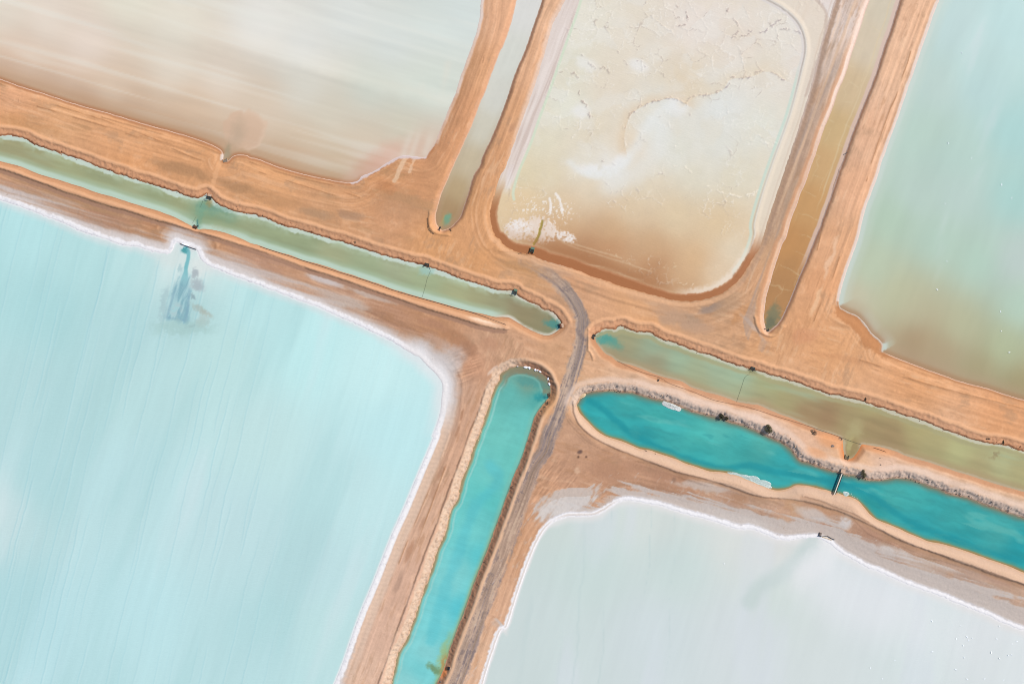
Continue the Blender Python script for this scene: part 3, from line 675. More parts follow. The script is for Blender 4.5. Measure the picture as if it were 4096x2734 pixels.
WCP = dict(
P1="""20,30:ddd6c9 100,50:e1d8cc 300,0:dcdacb 400,60:dedbce 200,100:e2d6ca 50,100:d8c7b6 20,150:c9ad96 100,200:c6ab94 250,200:d5c3af 300,260:c2a78e 200,240:bfa087 400,150:ded6c8 400,300:c7ac92
450,250:cfb8a0 600,50:dedfda 700,100:d9dcd8 800,50:d6dcd9 900,100:d2dad7 1000,50:d2dcd8 1060,30:d0dbd9 950,200:cfd8cf 850,200:cfd6cc 700,200:d8d8ce 600,250:d5c6b3 550,330:c8ae94 700,330:cfbda6
650,380:c4a98c 780,390:c8b498 850,330:d1c8b4 860,372:cfb0a0 930,300:cdcdbb 965,340:d4b8a6 1000,200:ced8d0 500,180:ddd3c5 750,260:d2cdbd 400,340:b99b7e""",
P2="""1350,50:dfdacb 1300,150:d9d6c4 1450,80:ddd3c3 1600,60:e1d6cc 1700,100:ddd0c2 1800,80:dfd9cf 1400,200:dcd0bd 1300,250:dcdccd 1350,300:d9ccb4 1450,330:dfccb3 1250,330:d9d2ba 1200,400:d9ccab
1400,385:e1e0dc 1340,385:dedbcf 1530,250:d9dbd7 1650,250:d9dcd9 1500,300:dadbd3 1750,300:d9d9cd 1600,400:d8d2bf 1700,400:d8d0ba 1650,330:d8d8cf 1570,190:d9c7ac 1750,150:dbd2c3 1480,420:d9ccb4
1350,430:dccbb0 1300,470:dbc3a3 1200,460:dec29a 1450,480:d8c2a2 1550,500:d9c4a2 1650,520:d8be98 1685,570:dccdb4 1600,600:d3ac80 1500,570:caa47c 1400,530:cba880 1400,565:b9865d 1350,575:ab7a54 1290,560:b4835c 1290,515:cfa97f
1500,610:b07d55 1580,640:c8a078 1640,620:dcc5a8 1260,400:d8cbae 1550,350:d8d8cc 1880,30:ddd0ca 1860,150:ddd2c8 1820,330:e0d6c6 1780,450:e0d3bd 1740,560:dcc2a0""",
P3="""2200,50:c0d6d8 2330,50:b9d6d9 2330,300:a9cfd0 2250,200:b7d2d4 2150,200:bfd2cf 2130,300:b9cfc6 2200,350:b7cfc9 2100,450:bccfc9 2200,450:bacdc9 2330,450:aacfcd 2050,500:b4c9b7 2150,550:b4cbbf
2250,600:b3cdc0 2330,600:c2cfce 2000,620:bcc8b2 2060,680:c0bfa1 1960,680:c9bfa8 2100,720:bfb89c 2200,760:bcbd9f 2300,800:b6bf9f 2340,700:b6cdbf 2100,775:ac8f70 2250,840:a99a78 2340,885:a39470 2170,800:b0987a""",
P4="""50,520:b5dfe2 200,600:b3dbdd 100,700:abd5d8 300,600:bde0e1 300,750:b3d7da 100,900:b4d7da 300,900:b5d8da 100,1100:b4d8dc 300,1100:b7dade 50,1400:b3d9df 300,1400:b8dde2 500,800:b9dcdc 600,700:bbe2e4
700,800:bbe4e6 850,850:c3e7e9 900,1000:bce3e7 600,1000:bdddde 800,1100:bddfe2 500,1200:bbdade 700,1300:b9d9dd 600,1450:b4d8dc 750,1450:b9dadc 450,575:cfe1e0 400,600:cfe2e2 0,1180:c9dfe2 430,720:a9cdcf""",
P5="""1300,1200:cdd8d5 1350,1300:c9d8d6 1250,1450:cdd9d9 1500,1180:d5dcd9 1700,1220:d9dcd9 1550,1300:ccdad8 1800,1250:dedbd8 1500,1450:d0dadd 1700,1450:d3dadd 1900,1300:dbe0e3 2000,1350:d8dfe2 2100,1450:d4dfdf
2300,1500:dbe1e3 1850,1262:cbd6d3 1800,1350:cfdad6 2300,1450:dfe3e6 2050,1340:dce2e6""",
W1="""30,345:a3a27e 100,365:9fa07c 150,380:a4aa84 250,410:9aa27f 300,440:a5ad8a 350,430:949f7c 420,470:a0a47e 450,480:8fa586 465,500:7fa68b 520,500:8ba689 560,520:9fa986 650,550:9aa784 700,560:97a482
750,590:a5ab88 850,610:9dab8a 900,600:a5ae90 980,640:a3b18e 1050,660:a8ad87 1100,680:a5a580 1150,690:9b9a79 1180,700:94876b 1200,720:968d6c 1240,730:7f8a6f 1150,715:a3a685""",
W2="""1375,775:8fa58c 1420,800:a0987a 1430,775:a3a380 1500,800:9bb097 1500,830:a09679 1560,820:9fb69c 1600,850:a3af90 1600,880:a8a481 1700,860:a3bda3 1700,900:a7ac8b 1760,880:a7ad85 1800,920:a9a076
1750,930:a89b78 1850,900:aaa77f 1850,940:9f8463 1900,960:9c7f60 1950,960:a6966f 2000,970:a08a66 2050,1000:a08a66 1950,1010:a99a6f 2100,980:b0a678 2150,1020:aba277 2200,1030:b6b586 2300,1060:b6b78c
2340,1080:aea77c 2250,1080:aca178 2000,940:aea678 1640,840:a1b59b 1780,870:a5a57a""",
W3="""1345,915:2f9aa0 1380,930:3aa3a6 1450,930:4aa7a4 1500,960:4aada8 1450,960:369c9f 1550,980:45a7a6 1480,990:2f969d 1600,1000:4dada7 1650,980:5aafa8 1600,1050:3b9fa0 1700,1030:45a6a4 1750,1010:55aaa3
1800,1070:3aa1a4 1850,1090:3a9fa3 1920,1105:2f989f 1980,1120:2b959b 2050,1130:4aa39f 2000,1160:2f989b 2100,1150:45a4a2 2100,1200:3299a0 2200,1190:42a3a3 2200,1240:2f989e 2300,1220:4aa5a4 2340,1260:2b979f""",
W4="""1210,880:7f9481 1180,900:5fb3b0 1230,915:4fa7a5 1200,960:69c0bd 1150,1000:6fc4bf 1180,1050:68bfba 1130,1080:6cc3c2 1120,1150:59bdbd 1150,1100:69c0bb 1100,1180:66c0c2 1080,1220:70c7c8 1060,1300:7bcacd
1050,1400:55bdcb 1030,1340:7ac8cc 1090,1280:59c0c9 1020,1450:6fc9d1 980,1500:84cdd2 960,1540:6fc8d0 940,1565:8ccfd3 1000,1420:7accd2""",
W5="""1210,20:dadad6 1170,130:d3d5cd 1140,230:d2d2c9 1110,290:cdc9b9 1080,380:c5b79c 1050,440:b9a37f 1030,480:ab8f6b 1040,500:a58763""",
W6="""2040,20:cfc8b2 1990,100:d1c6ae 1940,200:cdb995 1910,300:c7ae80 1880,370:c9a878 1850,470:c59c68 1810,560:be905c 1790,640:b08659 1800,620:b58a5a""")
NAMES = dict(P1='pond_water', P2='salt_pan', P3='pond_water', P4='pond_water', P5='pond_water', W1='channel_water', W2='channel_water', W3='channel_water', W4='channel_water', W5='channel_water', W6='channel_water')

TRIM = dict(P1=(1.025, 1.015, 1.01), P3=(.975, .99, .975), P4=(1.02, 1.015, 1.01), P5=(.992, .998, .995), W1=(.985, .98, .97), W2=(.99, .99, .98), W3=(.99, 1.035, 1.03), W4=(1.04, 1.02, 1.0), W6=(1.0, .98, .98))
def wcol(k, x, y, g):
    """surface tone of a water body; g(a) samples a terrain-grid array at its vertices"""
    c = field(x, y, WCP[k], 5.0 if k[0] == 'W' else 9.0, 1.7) * np.array(TRIM.get(k, (1, 1, 1)), np.float32)
    d = g(SD[k]); dd = g(DD[k]); gx = g(GX[k]); gy = g(GY[k]); a1 = g(n1); a2 = g(n2); cl = g(ncl)
    bx = x + 1.5 * a2 + 1.0 * a1; by = y + 1.4 * g(n2b) + .9 * cl; N_ = ss(-.25, .25, gy); sa, ta, sb, tb = g(SA), g(TA), g(SB), g(TB)
    if k == 'P1':
        f = fbm(ta * .09 + .15 * a2, sa * .010, 4, 201); c *= (1 + .05 * f)[..., None]
        f2 = fbm(ta * .28, sa * .012, 3, 205); c *= (1 + .025 * f2)[..., None]
        mix(c, 'e3ddd2', .25 * ss(.15, .6, f)); mix(c, 'dfe0d8', .3 * ss(.15, .5, f2))
        mix(c, 'c3a184', .3 * ss(.15, .6, -fbm(ta * .12, sa * .012, 3, 203) + .3 * f2) * ss(P('M', 0, 150)[1], P('M', 0, 300)[1], y))
        low = ss(-.1, -.5, gy)
        mix(c, 'b89474', .65 * low * (1 - ss(0, 9, -d)) * ss(P('M', 900, 0)[0], P('M', 820, 0)[0], x))
        mix(c, 'b07a56', .8 * low * (1 - ss(.3, 1.9, -d)) * ss(P('M', 860, 0)[0], P('M', 800, 0)[0], x))
        m = blob(bx, by, 'M', 563, 300, 10.8, 9.5, 0, .12)
        r = np.hypot(x - P('M', 563, 300)[0], y - P('M', 563, 300)[1])
        m = 1 - ss(8.8, 10.4, r + 2.2 * a2 + .4 * a1)
        mix(c, 'd3b39a', .75 * m); mix(c, 'dfc8b2', .45 * ss(7.0, 9.4, r + 2.2 * a2) * m * ss(-4, 4, x - P('M', 560, 0)[0]))
        mix(c, 'b9a58e', .55 * blob(bx, by, 'M', 545, 305, 3, 6, 12, .9)); mix(c, 'a3947a', .8 * blob(bx, by, 'M', 523, 350, 1.5, 4.2, 4, .7))
        mix(c, 'dca793', .45 * blob(bx, by, 'M', 880, 365, 14, 4.5, -30, .9)); mix(c, 'd3b6a8', .35 * blob(bx, by, 'M', 830, 400, 9, 3, -20, .9))
        for (txt, wd) in (("B 960,975 985,900 1010,830 1035,740 1060,640 1085,540", 1.5), ("B 1010,975 1040,890 1070,790 1110,660", 1.1), ("B 1100,960 1130,860 1170,740 1210,560 1240,400", 1.4)):
            D_ = g(feat(txt, 6.0)[0]); mix(c, 'dfdbce', .38 * (1 - ss(0, wd * 2.0, D_ + .5 * a2)) * ss(-.5, .3, vn(y * .08, x * .02, 207)))
    elif k == 'P3':
        f = fbm(tb * .10 + .1 * a2, sb * .02, 4, 211); c *= (1 + .035 * f)[..., None]
        mix(c, 'c9d3d6', .4 * ss(.15, .6, f) * ss(P('M', 0, 700)[1], P('M', 0, 500)[1], y))
        mix(c, 'c9d4cf', .75 * ss(-.5, -.8, gx) * (1 - ss(1.5, 2.8, -d + .2 * a2)))
        mix(c, 'c3d0c6', .35 * ss(-.5, -.8, gx) * (1 - ss(3, 7, -d + .2 * a2)))
        low = ss(-.2, -.6, gy)
        mix(c, 'b4957a', .45 * low * (1 - ss(0, 9, -d)))
        mix(c, 'a8815f', .7 * low * (1 - ss(.4, 3.0, -d)))
    elif k == 'P4':
        f = fbm(tb * .06, sb * .008, 4, 221); c *= (1 + .03 * f)[..., None]
        mix(c, 'd3dfe3', .3 * ss(.25, .6, f)); mix(c, 'a9d4d6', .3 * ss(.1, .5, -f))
        t4 = x * .972 - y * .235; s4 = -x * .235 - y * .972
        fadeR = 1 - .8 * ss(P('M', 480, 0)[0], P('M', 700, 0)[0], x)
        for (w_, sd_) in ((3.3, 401), (5.9, 411)):
            wv = (t4 + .7 * vn(s4 * .05, t4 * .02, sd_) + .22 * vn(s4 * .3, t4 * .05, sd_ + 1)) / w_
            ce = np.floor(wv); q = (wv - ce - .5 - .3 * _hash(ce, ce * 0 + 3, sd_)) * w_
            on = ss(.05, .4, vn(ce * 7.31, s4 * .018 + 5 * _hash(ce, ce * 0, sd_ + 3), sd_ + 2)) * (.4 + .6 * np.abs(_hash(ce, ce * 0 + 9, sd_)))
            mix(c, '93c6d1', .36 * (1 - ss(.1, .5, np.abs(q))) * on * fadeR)
            mix(c, 'd3e9ea', .22 * (1 - ss(.1, .7, np.abs(q - .6))) * on * fadeR)
        B_ = ss(.35, .85, gx)
        mix(c, 'd6dfe0', (.8 - .35 * B_) * (1 - ss(.5, 4.5 - 3.0 * B_, -d + .4 * a2))); mix(c, 'ebecee', .9 * (1 - ss(.1, 1.1, -dd)))
        mix(c, 'dde6e8', .9 * blob(bx, by, 'F', 1150, 1080, 16, 26, -25, .6) * (1 - ss(1.0, 7.5, -d + .4 * a2)))
        mix(c, 'd3e0de', .8 * blob(bx, by, 'E', 1080, 360, 7, 4.5, 10, .6)); mix(c, 'dbe2e0', .8 * blob(bx, by, 'E', 1260, 420, 5, 5, 40, .6))
        D_ = g(feat("E 1165,305 1180,330 1178,370 1165,420 1162,460 1150,520", 6.0)[0])
        wd = 1.0 + .9 * blob(x, y, 'E', 1155, 520, 3, 4, 0, .5) + .6 * blob(bx, by, 'E', 1165, 310, 3, 2, 0, .5)
        mix(c, '6fb5bd', .85 * (1 - ss(.55 * wd, 1.15 * wd, D_ + .15 * a1)))
        mix(c, '3f9298', .8 * blob(bx, by, 'E', 1160, 315, 2.0, 1.0, 15, .6))
        # the fan of scoured salt
        fan = np.array(PL("E 1150,440 1185,480 1198,560 1192,660 1175,770 1110,760 1030,745 1060,640 1090,540")); m = g(sdf(fan, 8.0))
        mm = 1 - ss(-2.2, 1.6, m + 1.2 * a1 + .8 * a2)
        fs = fbm(tb * .9 + a2 * .5, sb * .12, 4, 229)
        mix(c, '9fcad0', .6 * mm); mix(c, '93b7c2', .6 * mm * ss(-.3, .3, fs)); mix(c, '7aa8b5', .6 * mm * ss(.05, .4, fs + .3 * ss(-12, 0, P('E', 0, 740)[1] - y + 0)))
        mix(c, '86a9ba', .55 * (1 - ss(.3, .9, np.abs(m + .9) + .3 * np.abs(a1))) * ss(P('E', 0, 500)[1], P('E', 0, 620)[1], y))
        mix(c, 'b3c5c8', .6 * blob(bx, by, 'E', 1110, 690, 3.0, 3.5, 0, .5) * ss(-.3, .4, a1))
        for (cx, cy, rx, ry, an, hc, s_) in ((1215, 465, 2.0, 2.4, 0, 'a5afb5', .8), (1240, 530, 3.4, 2.3, 30, 'a7b3b9', .8), (1212, 600, .8, 1.6, -25, '8fa6ad', .8), (1250, 680, 4.2, 1.6, 25, 'a8b1a8', .6),
             (1300, 710, 3.2, 1.4, 40, 'aeb0a3', .5), (1200, 788, 2.0, .7, 0, '95aeb2', .6), (1270, 760, 3, 3, 0, 'b3bdb6', .5), (1140, 800, 14, 4.0, 0, 'a3c4c0', .55), (1030, 650, 1.8, 8, 8, 'a5c0c5', .6), (1120, 430, .8, 2.2, 20, 'a3c3c8', .6)):
            mb = blob(bx, by, 'E', cx, cy, rx, ry, an, .6); mix(c, hc, s_ * mb * ss(-.5, .2, a1 + .6 * a2 + mb - .4))
    elif k == 'P5':
        f = fbm((x * .997 - y * .09) * .05, y * .012, 4, 231); c *= (1 + .022 * f)[..., None]
        mix(c, 'd3d9e2', .35 * ss(.15, .5, f))
        t5 = x * .997 - y * .09; s5 = y
        ln = np.abs(vn((t5 + 2.0 * vn(s5 * .05, t5 * .02, 233) + .5 * vn(s5 * .3, t5 * .1, 234)) * .16, s5 * .008, 235)); on = ss(-.3, .2, vn(t5 * .1, s5 * .03, 236))
        mix(c, 'b9cccc', .4 * (1 - ss(.0, .07, ln)) * on * ss(P('K', 1500, 0)[0], P('K', 900, 0)[0], x))
        L_ = ss(-.35, -.85, gx)
        mix(c, 'e2e0df', .85 * (1 - ss(.5, 4.5 - 3.2 * L_, -d + .4 * a2))); mix(c, 'f0eef1', (1 - ss(.1, .8, -dd + .2 * a1)))
        D_ = g(feat("L 400,650 385,700 330,770 200,880 60,960 0,1050", 14.0)[0])
        mix(c, 'c3d1cf', .75 * (1 - ss(1.0, 6, D_ + a2))); mix(c, 'e9eaec', .7 * blob(bx, by, 'L', 430, 790, 15, 6, -50, .7)); mix(c, 'e3e6ea', .6 * blob(bx, by, 'L', 800, 1080, 40, 14, 22, .8))
    elif k in ('W1', 'W2'):
        f = fbm(ta * .35 + .4 * a2, sa * .035, 4, 241); c *= (1 + .05 * f)[..., None]
        mix(c, 'b3c2a4' if k == 'W1' else 'a8c2aa', .35 * ss(.15, .6, fbm(ta * .2, sa * .03, 3, 243)))
        if k == 'W1':
            e = 1 - ss(1.1, 1.9, -d + .5 * a1 + .7 * a2); mix(c, 'c8d8ce', .9 * e * N_); mix(c, 'cdd5d3', .5 * (1 - ss(.2, .8, -dd)) * N_)
            mix(c, 'b9ccb4', .5 * N_ * (1 - ss(2.0, 5.0, -d + 1.2 * a2)) * ss(-.3, .4, a2))
            wst = 1 - ss(P('S', 1960, 0)[0], P('S', 2040, 0)[0], x)
            e = 1 - ss(1.5, 3.4, -d + .2 * a2); mix(c, 'c8dcd5', .92 * e * (1 - N_) * wst); mix(c, 'a9c5ac', .4 * (1 - N_) * (1 - ss(3.2, 5.2, -d)) * wst)
            mix(c, 'c6c1b0', .85 * (1 - wst) * (1 - ss(.7, 1.6, -d + .4 * a2)))
            mix(c, 'd8d4c8', .8 * (1 - ss(.5, 1.1, -d)) * blob(bx, by, 'G', 200, 580, 16, 10, 0, .3)); mix(c, '958a6a', .8 * blob(bx, by, 'G', 230, 590, 8, 5, 25, .5))
            mix(c, '4f8f8a', .85 * blob(bx, by, 'G', 335, 618, 3.4, 1.9, 5, .5)); mix(c, '2f6f78', .8 * blob(bx, by, 'G', 362, 632, 1.3, 1.0, 5, .6))
            mix(c, '76a38b', .7 * blob(bx, by, 'A', 1255, 1340, 1.9, 6, 8, .6)); mix(c, '6d9788', .5 * blob(bx, by, 'A', 1350, 1310, 8, 1.6, 14, .6))
            mix(c, '3f7478', .8 * blob(bx, by, 'S', 790, 894, .8, 1.4, -10, .5)); mix(c, '9a8a5c', .6 * blob(bx, by, 'S', 832, 810, 1.2, 2, 0, .6)); mix(c, '9cc4bd', .7 * blob(bx, by, 'S', 1704, 1083, 2.6, 2.2, 0, .6))
            mix(c, '9a9b70', .4 * blob(bx, by, 'A', 1370, 1400, 9, 2.4, 16, .7))
        else:
            e = 1 - ss(.9, 1.5, -d + .5 * a1 + .5 * a2); mix(c, 'c9c7b4', .9 * e * N_); mix(c, 'a9a47d', .75 * N_ * ss(1.2, 1.7, -d + .4 * a2) * (1 - ss(2.6, 3.8, -d + .8 * a2)))
            e = 1 - ss(.6, 1.15, -d + .3 * a1); mix(c, 'cdc3b2', .85 * e * (1 - N_)); mix(c, 'ad9674', .55 * (1 - N_) * (1 - ss(1.2, 4.5, -d)))
            mix(c, '579f97', .9 * blob(bx, by, 'G', 665, 718, 4.2, 1.8, 12, .5)); mix(c, '5b9a8c', .6 * blob(bx, by, 'G', 700, 735, 5, 2.4, 20, .6))
            mix(c, '7f7a58', .7 * blob(bx, by, 'H', 20, 915, 2.2, 1.0, 10, .6)); mix(c, 'b0a57a', .85 * blob(bx, by, 'H', 650, 1300, 3.2, 5.5, 25, .7)); mix(c, '9a885f', .85 * blob(bx, by, 'H', 640, 1400, 2.6, 5, 10, .6)); mix(c, 'b3a878', .8 * blob(bx, by, 'H', 630, 1370, 1.0, 3.6, 8, .6))
            mix(c, '8f7c5c', .6 * blob(bx, by, 'H', 1545, 1440, 3.0, 1.6, 0, .8) * ss(-.3, .4, a1))
    elif k == 'W3':
        f = fbm(ta * .3 + .5 * a2, sa * .05, 4, 251); c *= (1 + .10 * f)[..., None]
        D_ = g(feat("G 560,1100 640,1150 700,1200 760,1250 820,1310 900,1350 1000,1400 1100,1440 1250,1490 1400,1530 L 0,200 150,240 300,260 450,290 560,310 650,340 750,370 850,450 950,520 1050,580 1200,630 1350,690 1500,750 1719,800", 9.0)[0])
        mix(c, '25919a', .75 * (1 - ss(.4, 2.6, D_ + .8 * a2)))
        mix(c, '6bbab2', .5 * ss(.1, .5, fbm(ta * .25, sa * .07, 3, 253)) * N_)
        mix(c, '3d9b9c', .5 * ss(.25, .6, fbm(ta * .5, sa * .15, 3, 255)))
        mix(c, '6a8274', .8 * N_ * (1 - ss(.3, 3.2, -d + .5 * a2))); mix(c, '8d7a62', .7 * N_ * (1 - ss(.0, 1.3, -d + .2 * a1)))
        mix(c, '639a86', .7 * (1 - N_) * (1 - ss(.5, 3.0, -d + .4 * a2))); mix(c, 'ad8350', .85 * (1 - N_) * (1 - ss(.2, 1.3, -d + .3 * a2)))
        mix(c, '25808a', .5 * blob(bx, by, 'L', 545, 300, 3, 6, 20, .8))
    elif k == 'W4':
        R_ = ss(-.25, .35, gx)
        f = fbm(tb * .3 + .6 * a2, sb * .05, 4, 261); c *= (1 + .035 * f)[..., None]
        D_ = g(feat("K -60,200 J 1560,300 1420,450 1350,620 1290,800 1230,950 1180,1120 1130,1300", 9.0)[0])
        mix(c, '55bcc8', .4 * (1 - ss(1.0, 4.2, D_ + 1.2 * a2)))
        mix(c, 'a3d3cc', .6 * (1 - R_) * ss(2.0, 2.3, -d + .5 * a2) * (1 - ss(2.6, 3.3, -d + .5 * a2)))
        mix(c, '8fc0a8', .6 * (1 - R_) * (1 - ss(.6, 2.2, -d + .4 * a2))); mix(c, 'a5835c', .8 * (1 - R_) * (1 - ss(.2, 1.6, -d + .5 * a2)))
        mix(c, '7fc0b0', .6 * R_ * (1 - ss(.8, 3.0, -d + .2 * a2))); mix(c, 'a3ad80', .75 * R_ * (1 - ss(.3, 1.5, -d + .2 * a1)) * ss(P('J', 0, 300)[1], P('J', 0, 900)[1], y)); mix(c, '6f7a68', .7 * R_ * (1 - ss(.0, .7, -d)))
        top = blob(bx, by, 'G', 200, 960, 14, 9, 0, .35)
        mix(c, '86826a', .95 * top * (1 - ss(2.6, 4.6, -d + .3 * a2))); mix(c, '4a9a98', .6 * blob(bx, by, 'G', 200, 985, 8, 2.2, 15, .6)); mix(c, '7fb9ae', .6 * top * ss(3.2, 3.6, -d + .3 * a2) * (1 - ss(4.0, 4.6, -d + .3 * a2)))
        mix(c, '2f9297', .8 * blob(bx, by, 'G', 258, 1082, 2.8, 1.8, 0, .7)); mix(c, '24707a', .7 * blob(bx, by, 'G', 290, 1085, .9, .9, 0, .6))
        mix(c, 'a3b87a', .75 * blob(bx, by, 'J', 1215, 1400, 1.8, 9, 14, .8)); mix(c, '74946c', .9 * blob(bx, by, 'J', 1155, 1485, 3.6, 1.5, 35, .6)); mix(c, 'c08048', .6 * blob(bx, by, 'J', 1210, 1440, 1.0, 4, 15, .7))
    elif k == 'W5':
        c *= (1 + .02 * fbm(tb * .5, sb * .04, 3, 271))[..., None]
        mix(c, '76a388', .9 * blob(bx, by, 'B', 1232, 1370, 1.5, 3.0, 8, .6)); mix(c, 'a4744f', .55 * (1 - ss(.4, 2.2, -d)) * ss(P('M', 0, 420)[1], P('M', 0, 500)[1], y)); mix(c, 'b8a468', .4 * blob(bx, by, 'B', 1205, 1380, .7, 3, 4, .6))
        mix(c, 'bcae98', .3 * (1 - ss(.5, 3, -d)) * ss(P('M', 0, 200)[1], P('M', 0, 350)[1], y))
    elif k == 'W6':
        c *= (1 + .03 * fbm(tb * .4, sb * .05, 3, 281))[..., None]
        R_ = ss(-.25, .35, gx)
        mix(c, 'd3b9ae', .85 * R_ * (1 - ss(1.3, 1.9, -d + .2 * a2)) * ss(P('M', 0, 640)[1], P('M', 0, 560)[1], y)); mix(c, 'd6c3a0', .5 * R_ * ss(3.2, 3.5, -d + .5 * a2) * (1 - ss(3.7, 4.2, -d + .5 * a2)) * ss(P('M', 0, 500)[1], P('M', 0, 420)[1], y))
        # skin of salt plates
        wx = tb + .9 * vn(x * .3, y * .3, 283); wy = sb + 1.0 * vn(x * .3 + 9, y * .3, 284)
        l1 = np.abs(((wy + 1.5 * vn(sb * .07, sb * 0, 285)) / 9.0) % 1 - .5) * 9.0
        br = ss(-.2, .3, vn(tb * .25, sb * .12, 286))
        l2 = np.abs(((tb + 1.2 * vn(x * .3, y * .3, 287)) / 5.2) % 1 - .5) * 5.2
        mix(c, 'dccdaa', .32 * (1 - ss(.05, .4, l1 + .3 * np.abs(a1))) * br); mix(c, 'dccdaa', .22 * (1 - ss(.05, .4, l2 + .3 * np.abs(a1))) * ss(.0, .4, vn(sb * .12, tb * .2, 288)))
        mix(c, '7f7c60', .9 * blob(bx, by, 'H', 145, 580, 2.6, 7.2, 12, .45) * ss(-1.2, .2, a2 + .6)); mix(c, '6f705a', .8 * blob(bx, by, 'H', 130, 620, 1.8, 3.4, 14, .5))
    return c

# ---- P2 : crusted salt pan (own relief)
k = 'P2'
Cp = field(X, Y, WCP[k], 7.0, 1.7); Cp = Cp + (.025 + .02 * ss(P('M', 0, 480)[1], P('M', 0, 300)[1], Y))[..., None] * (1 - Cp) * 2.2
dP = SD[k]; Zp = np.full_like(X, LEVEL[k])
up = ss(P('M', 0, 470)[1], P('M', 0, 330)[1], Y)
wx = X + 2.4 * fbm(X * .12, Y * .12, 3, 301) + .6 * n1; wy = Y + 2.4 * fbm(X * .12 + 40, Y * .12, 3, 305) + .5 * vn(X * .9 + 7, Y * .9, 307)
def voro(x, y, cell, seed):
    gx_ = np.floor(x / cell); gy_ = np.floor(y / cell); F1 = np.full(x.shape, 1e9, np.float32); F2 = F1.copy(); idm = F1 * 0
    for i in (-1, 0, 1):
        for j in (-1, 0, 1):
            cx = gx_ + i; cy = gy_ + j
            px_ = (cx + .5 + .45 * _hash(cx, cy, seed)) * cell; py_ = (cy + .5 + .45 * _hash(cx, cy, seed + 1)) * cell
            d_ = np.hypot(x - px_, y - py_).astype(np.float32)
            idm = np.where(d_ < F1, _hash(cx, cy, seed + 2), idm)
            F2 = np.where(d_ < F1, F1, np.minimum(F2, d_)); F1 = np.minimum(F1, d_)
    return F2 - F1, idm
m_in = (dP < 1)
v1 = np.full_like(X, 9.0); v2 = v1.copy()
v1[m_in], CELL = voro(wx[m_in], wy[m_in] * 1.15, 7.5, 311); v2[m_in], _c = voro(wx[m_in], wy[m_in], 3.4, 317)
reg = ss(-.35, .15, fbm(X * .06, Y * .06, 3, 321) + .9 * ss(P('M', 0, 300)[1], P('M', 0, 100)[1], Y) - .35) * ss(-3.0, -7.0, dP)
on1 = ss(-.15, .2, vn(X * .16, Y * .16, 323)); on2 = ss(.0, .35, vn(X * .22 + 5, Y * .22, 325))
jg = .5 * n1 + .5 * ncl
c1_ = (1 - ss(.02, .45, v1 + .25 * ncl)) * on1 * reg; c2_ = (1 - ss(.02, .35, v2 + .2 * ncl)) * on2 * reg
Zp += .10 * c1_ + .05 * c2_
idc = np.zeros_like(X); idc[m_in] = CELL
plate = idc * reg
mix(Cp, 'f0ece6', .45 * c2_); mix(Cp, 'b3a49c', .55 * c1_ * ss(.0, .4, vn(X * .3, Y * .3, 327))); mix(Cp, 'f0ebe4', .5 * c1_ * ss(.0, -.4, vn(X * .3, Y * .3, 327)))  # pinkish dark tint stands in for shade on the plate ridges
Cp *= (1 + .012 * n2 + .012 * fbm(wx * .3, wy * .3, 3, 329))[..., None]
f = fbm(wx * .12, wy * .12, 3, 331)
mix(Cp, 'dfd3be', .22 * ss(.0, .6, .5 * plate + f) * up); mix(Cp, 'e4e3de', .3 * ss(.0, .6, -.5 * plate - f) * up)
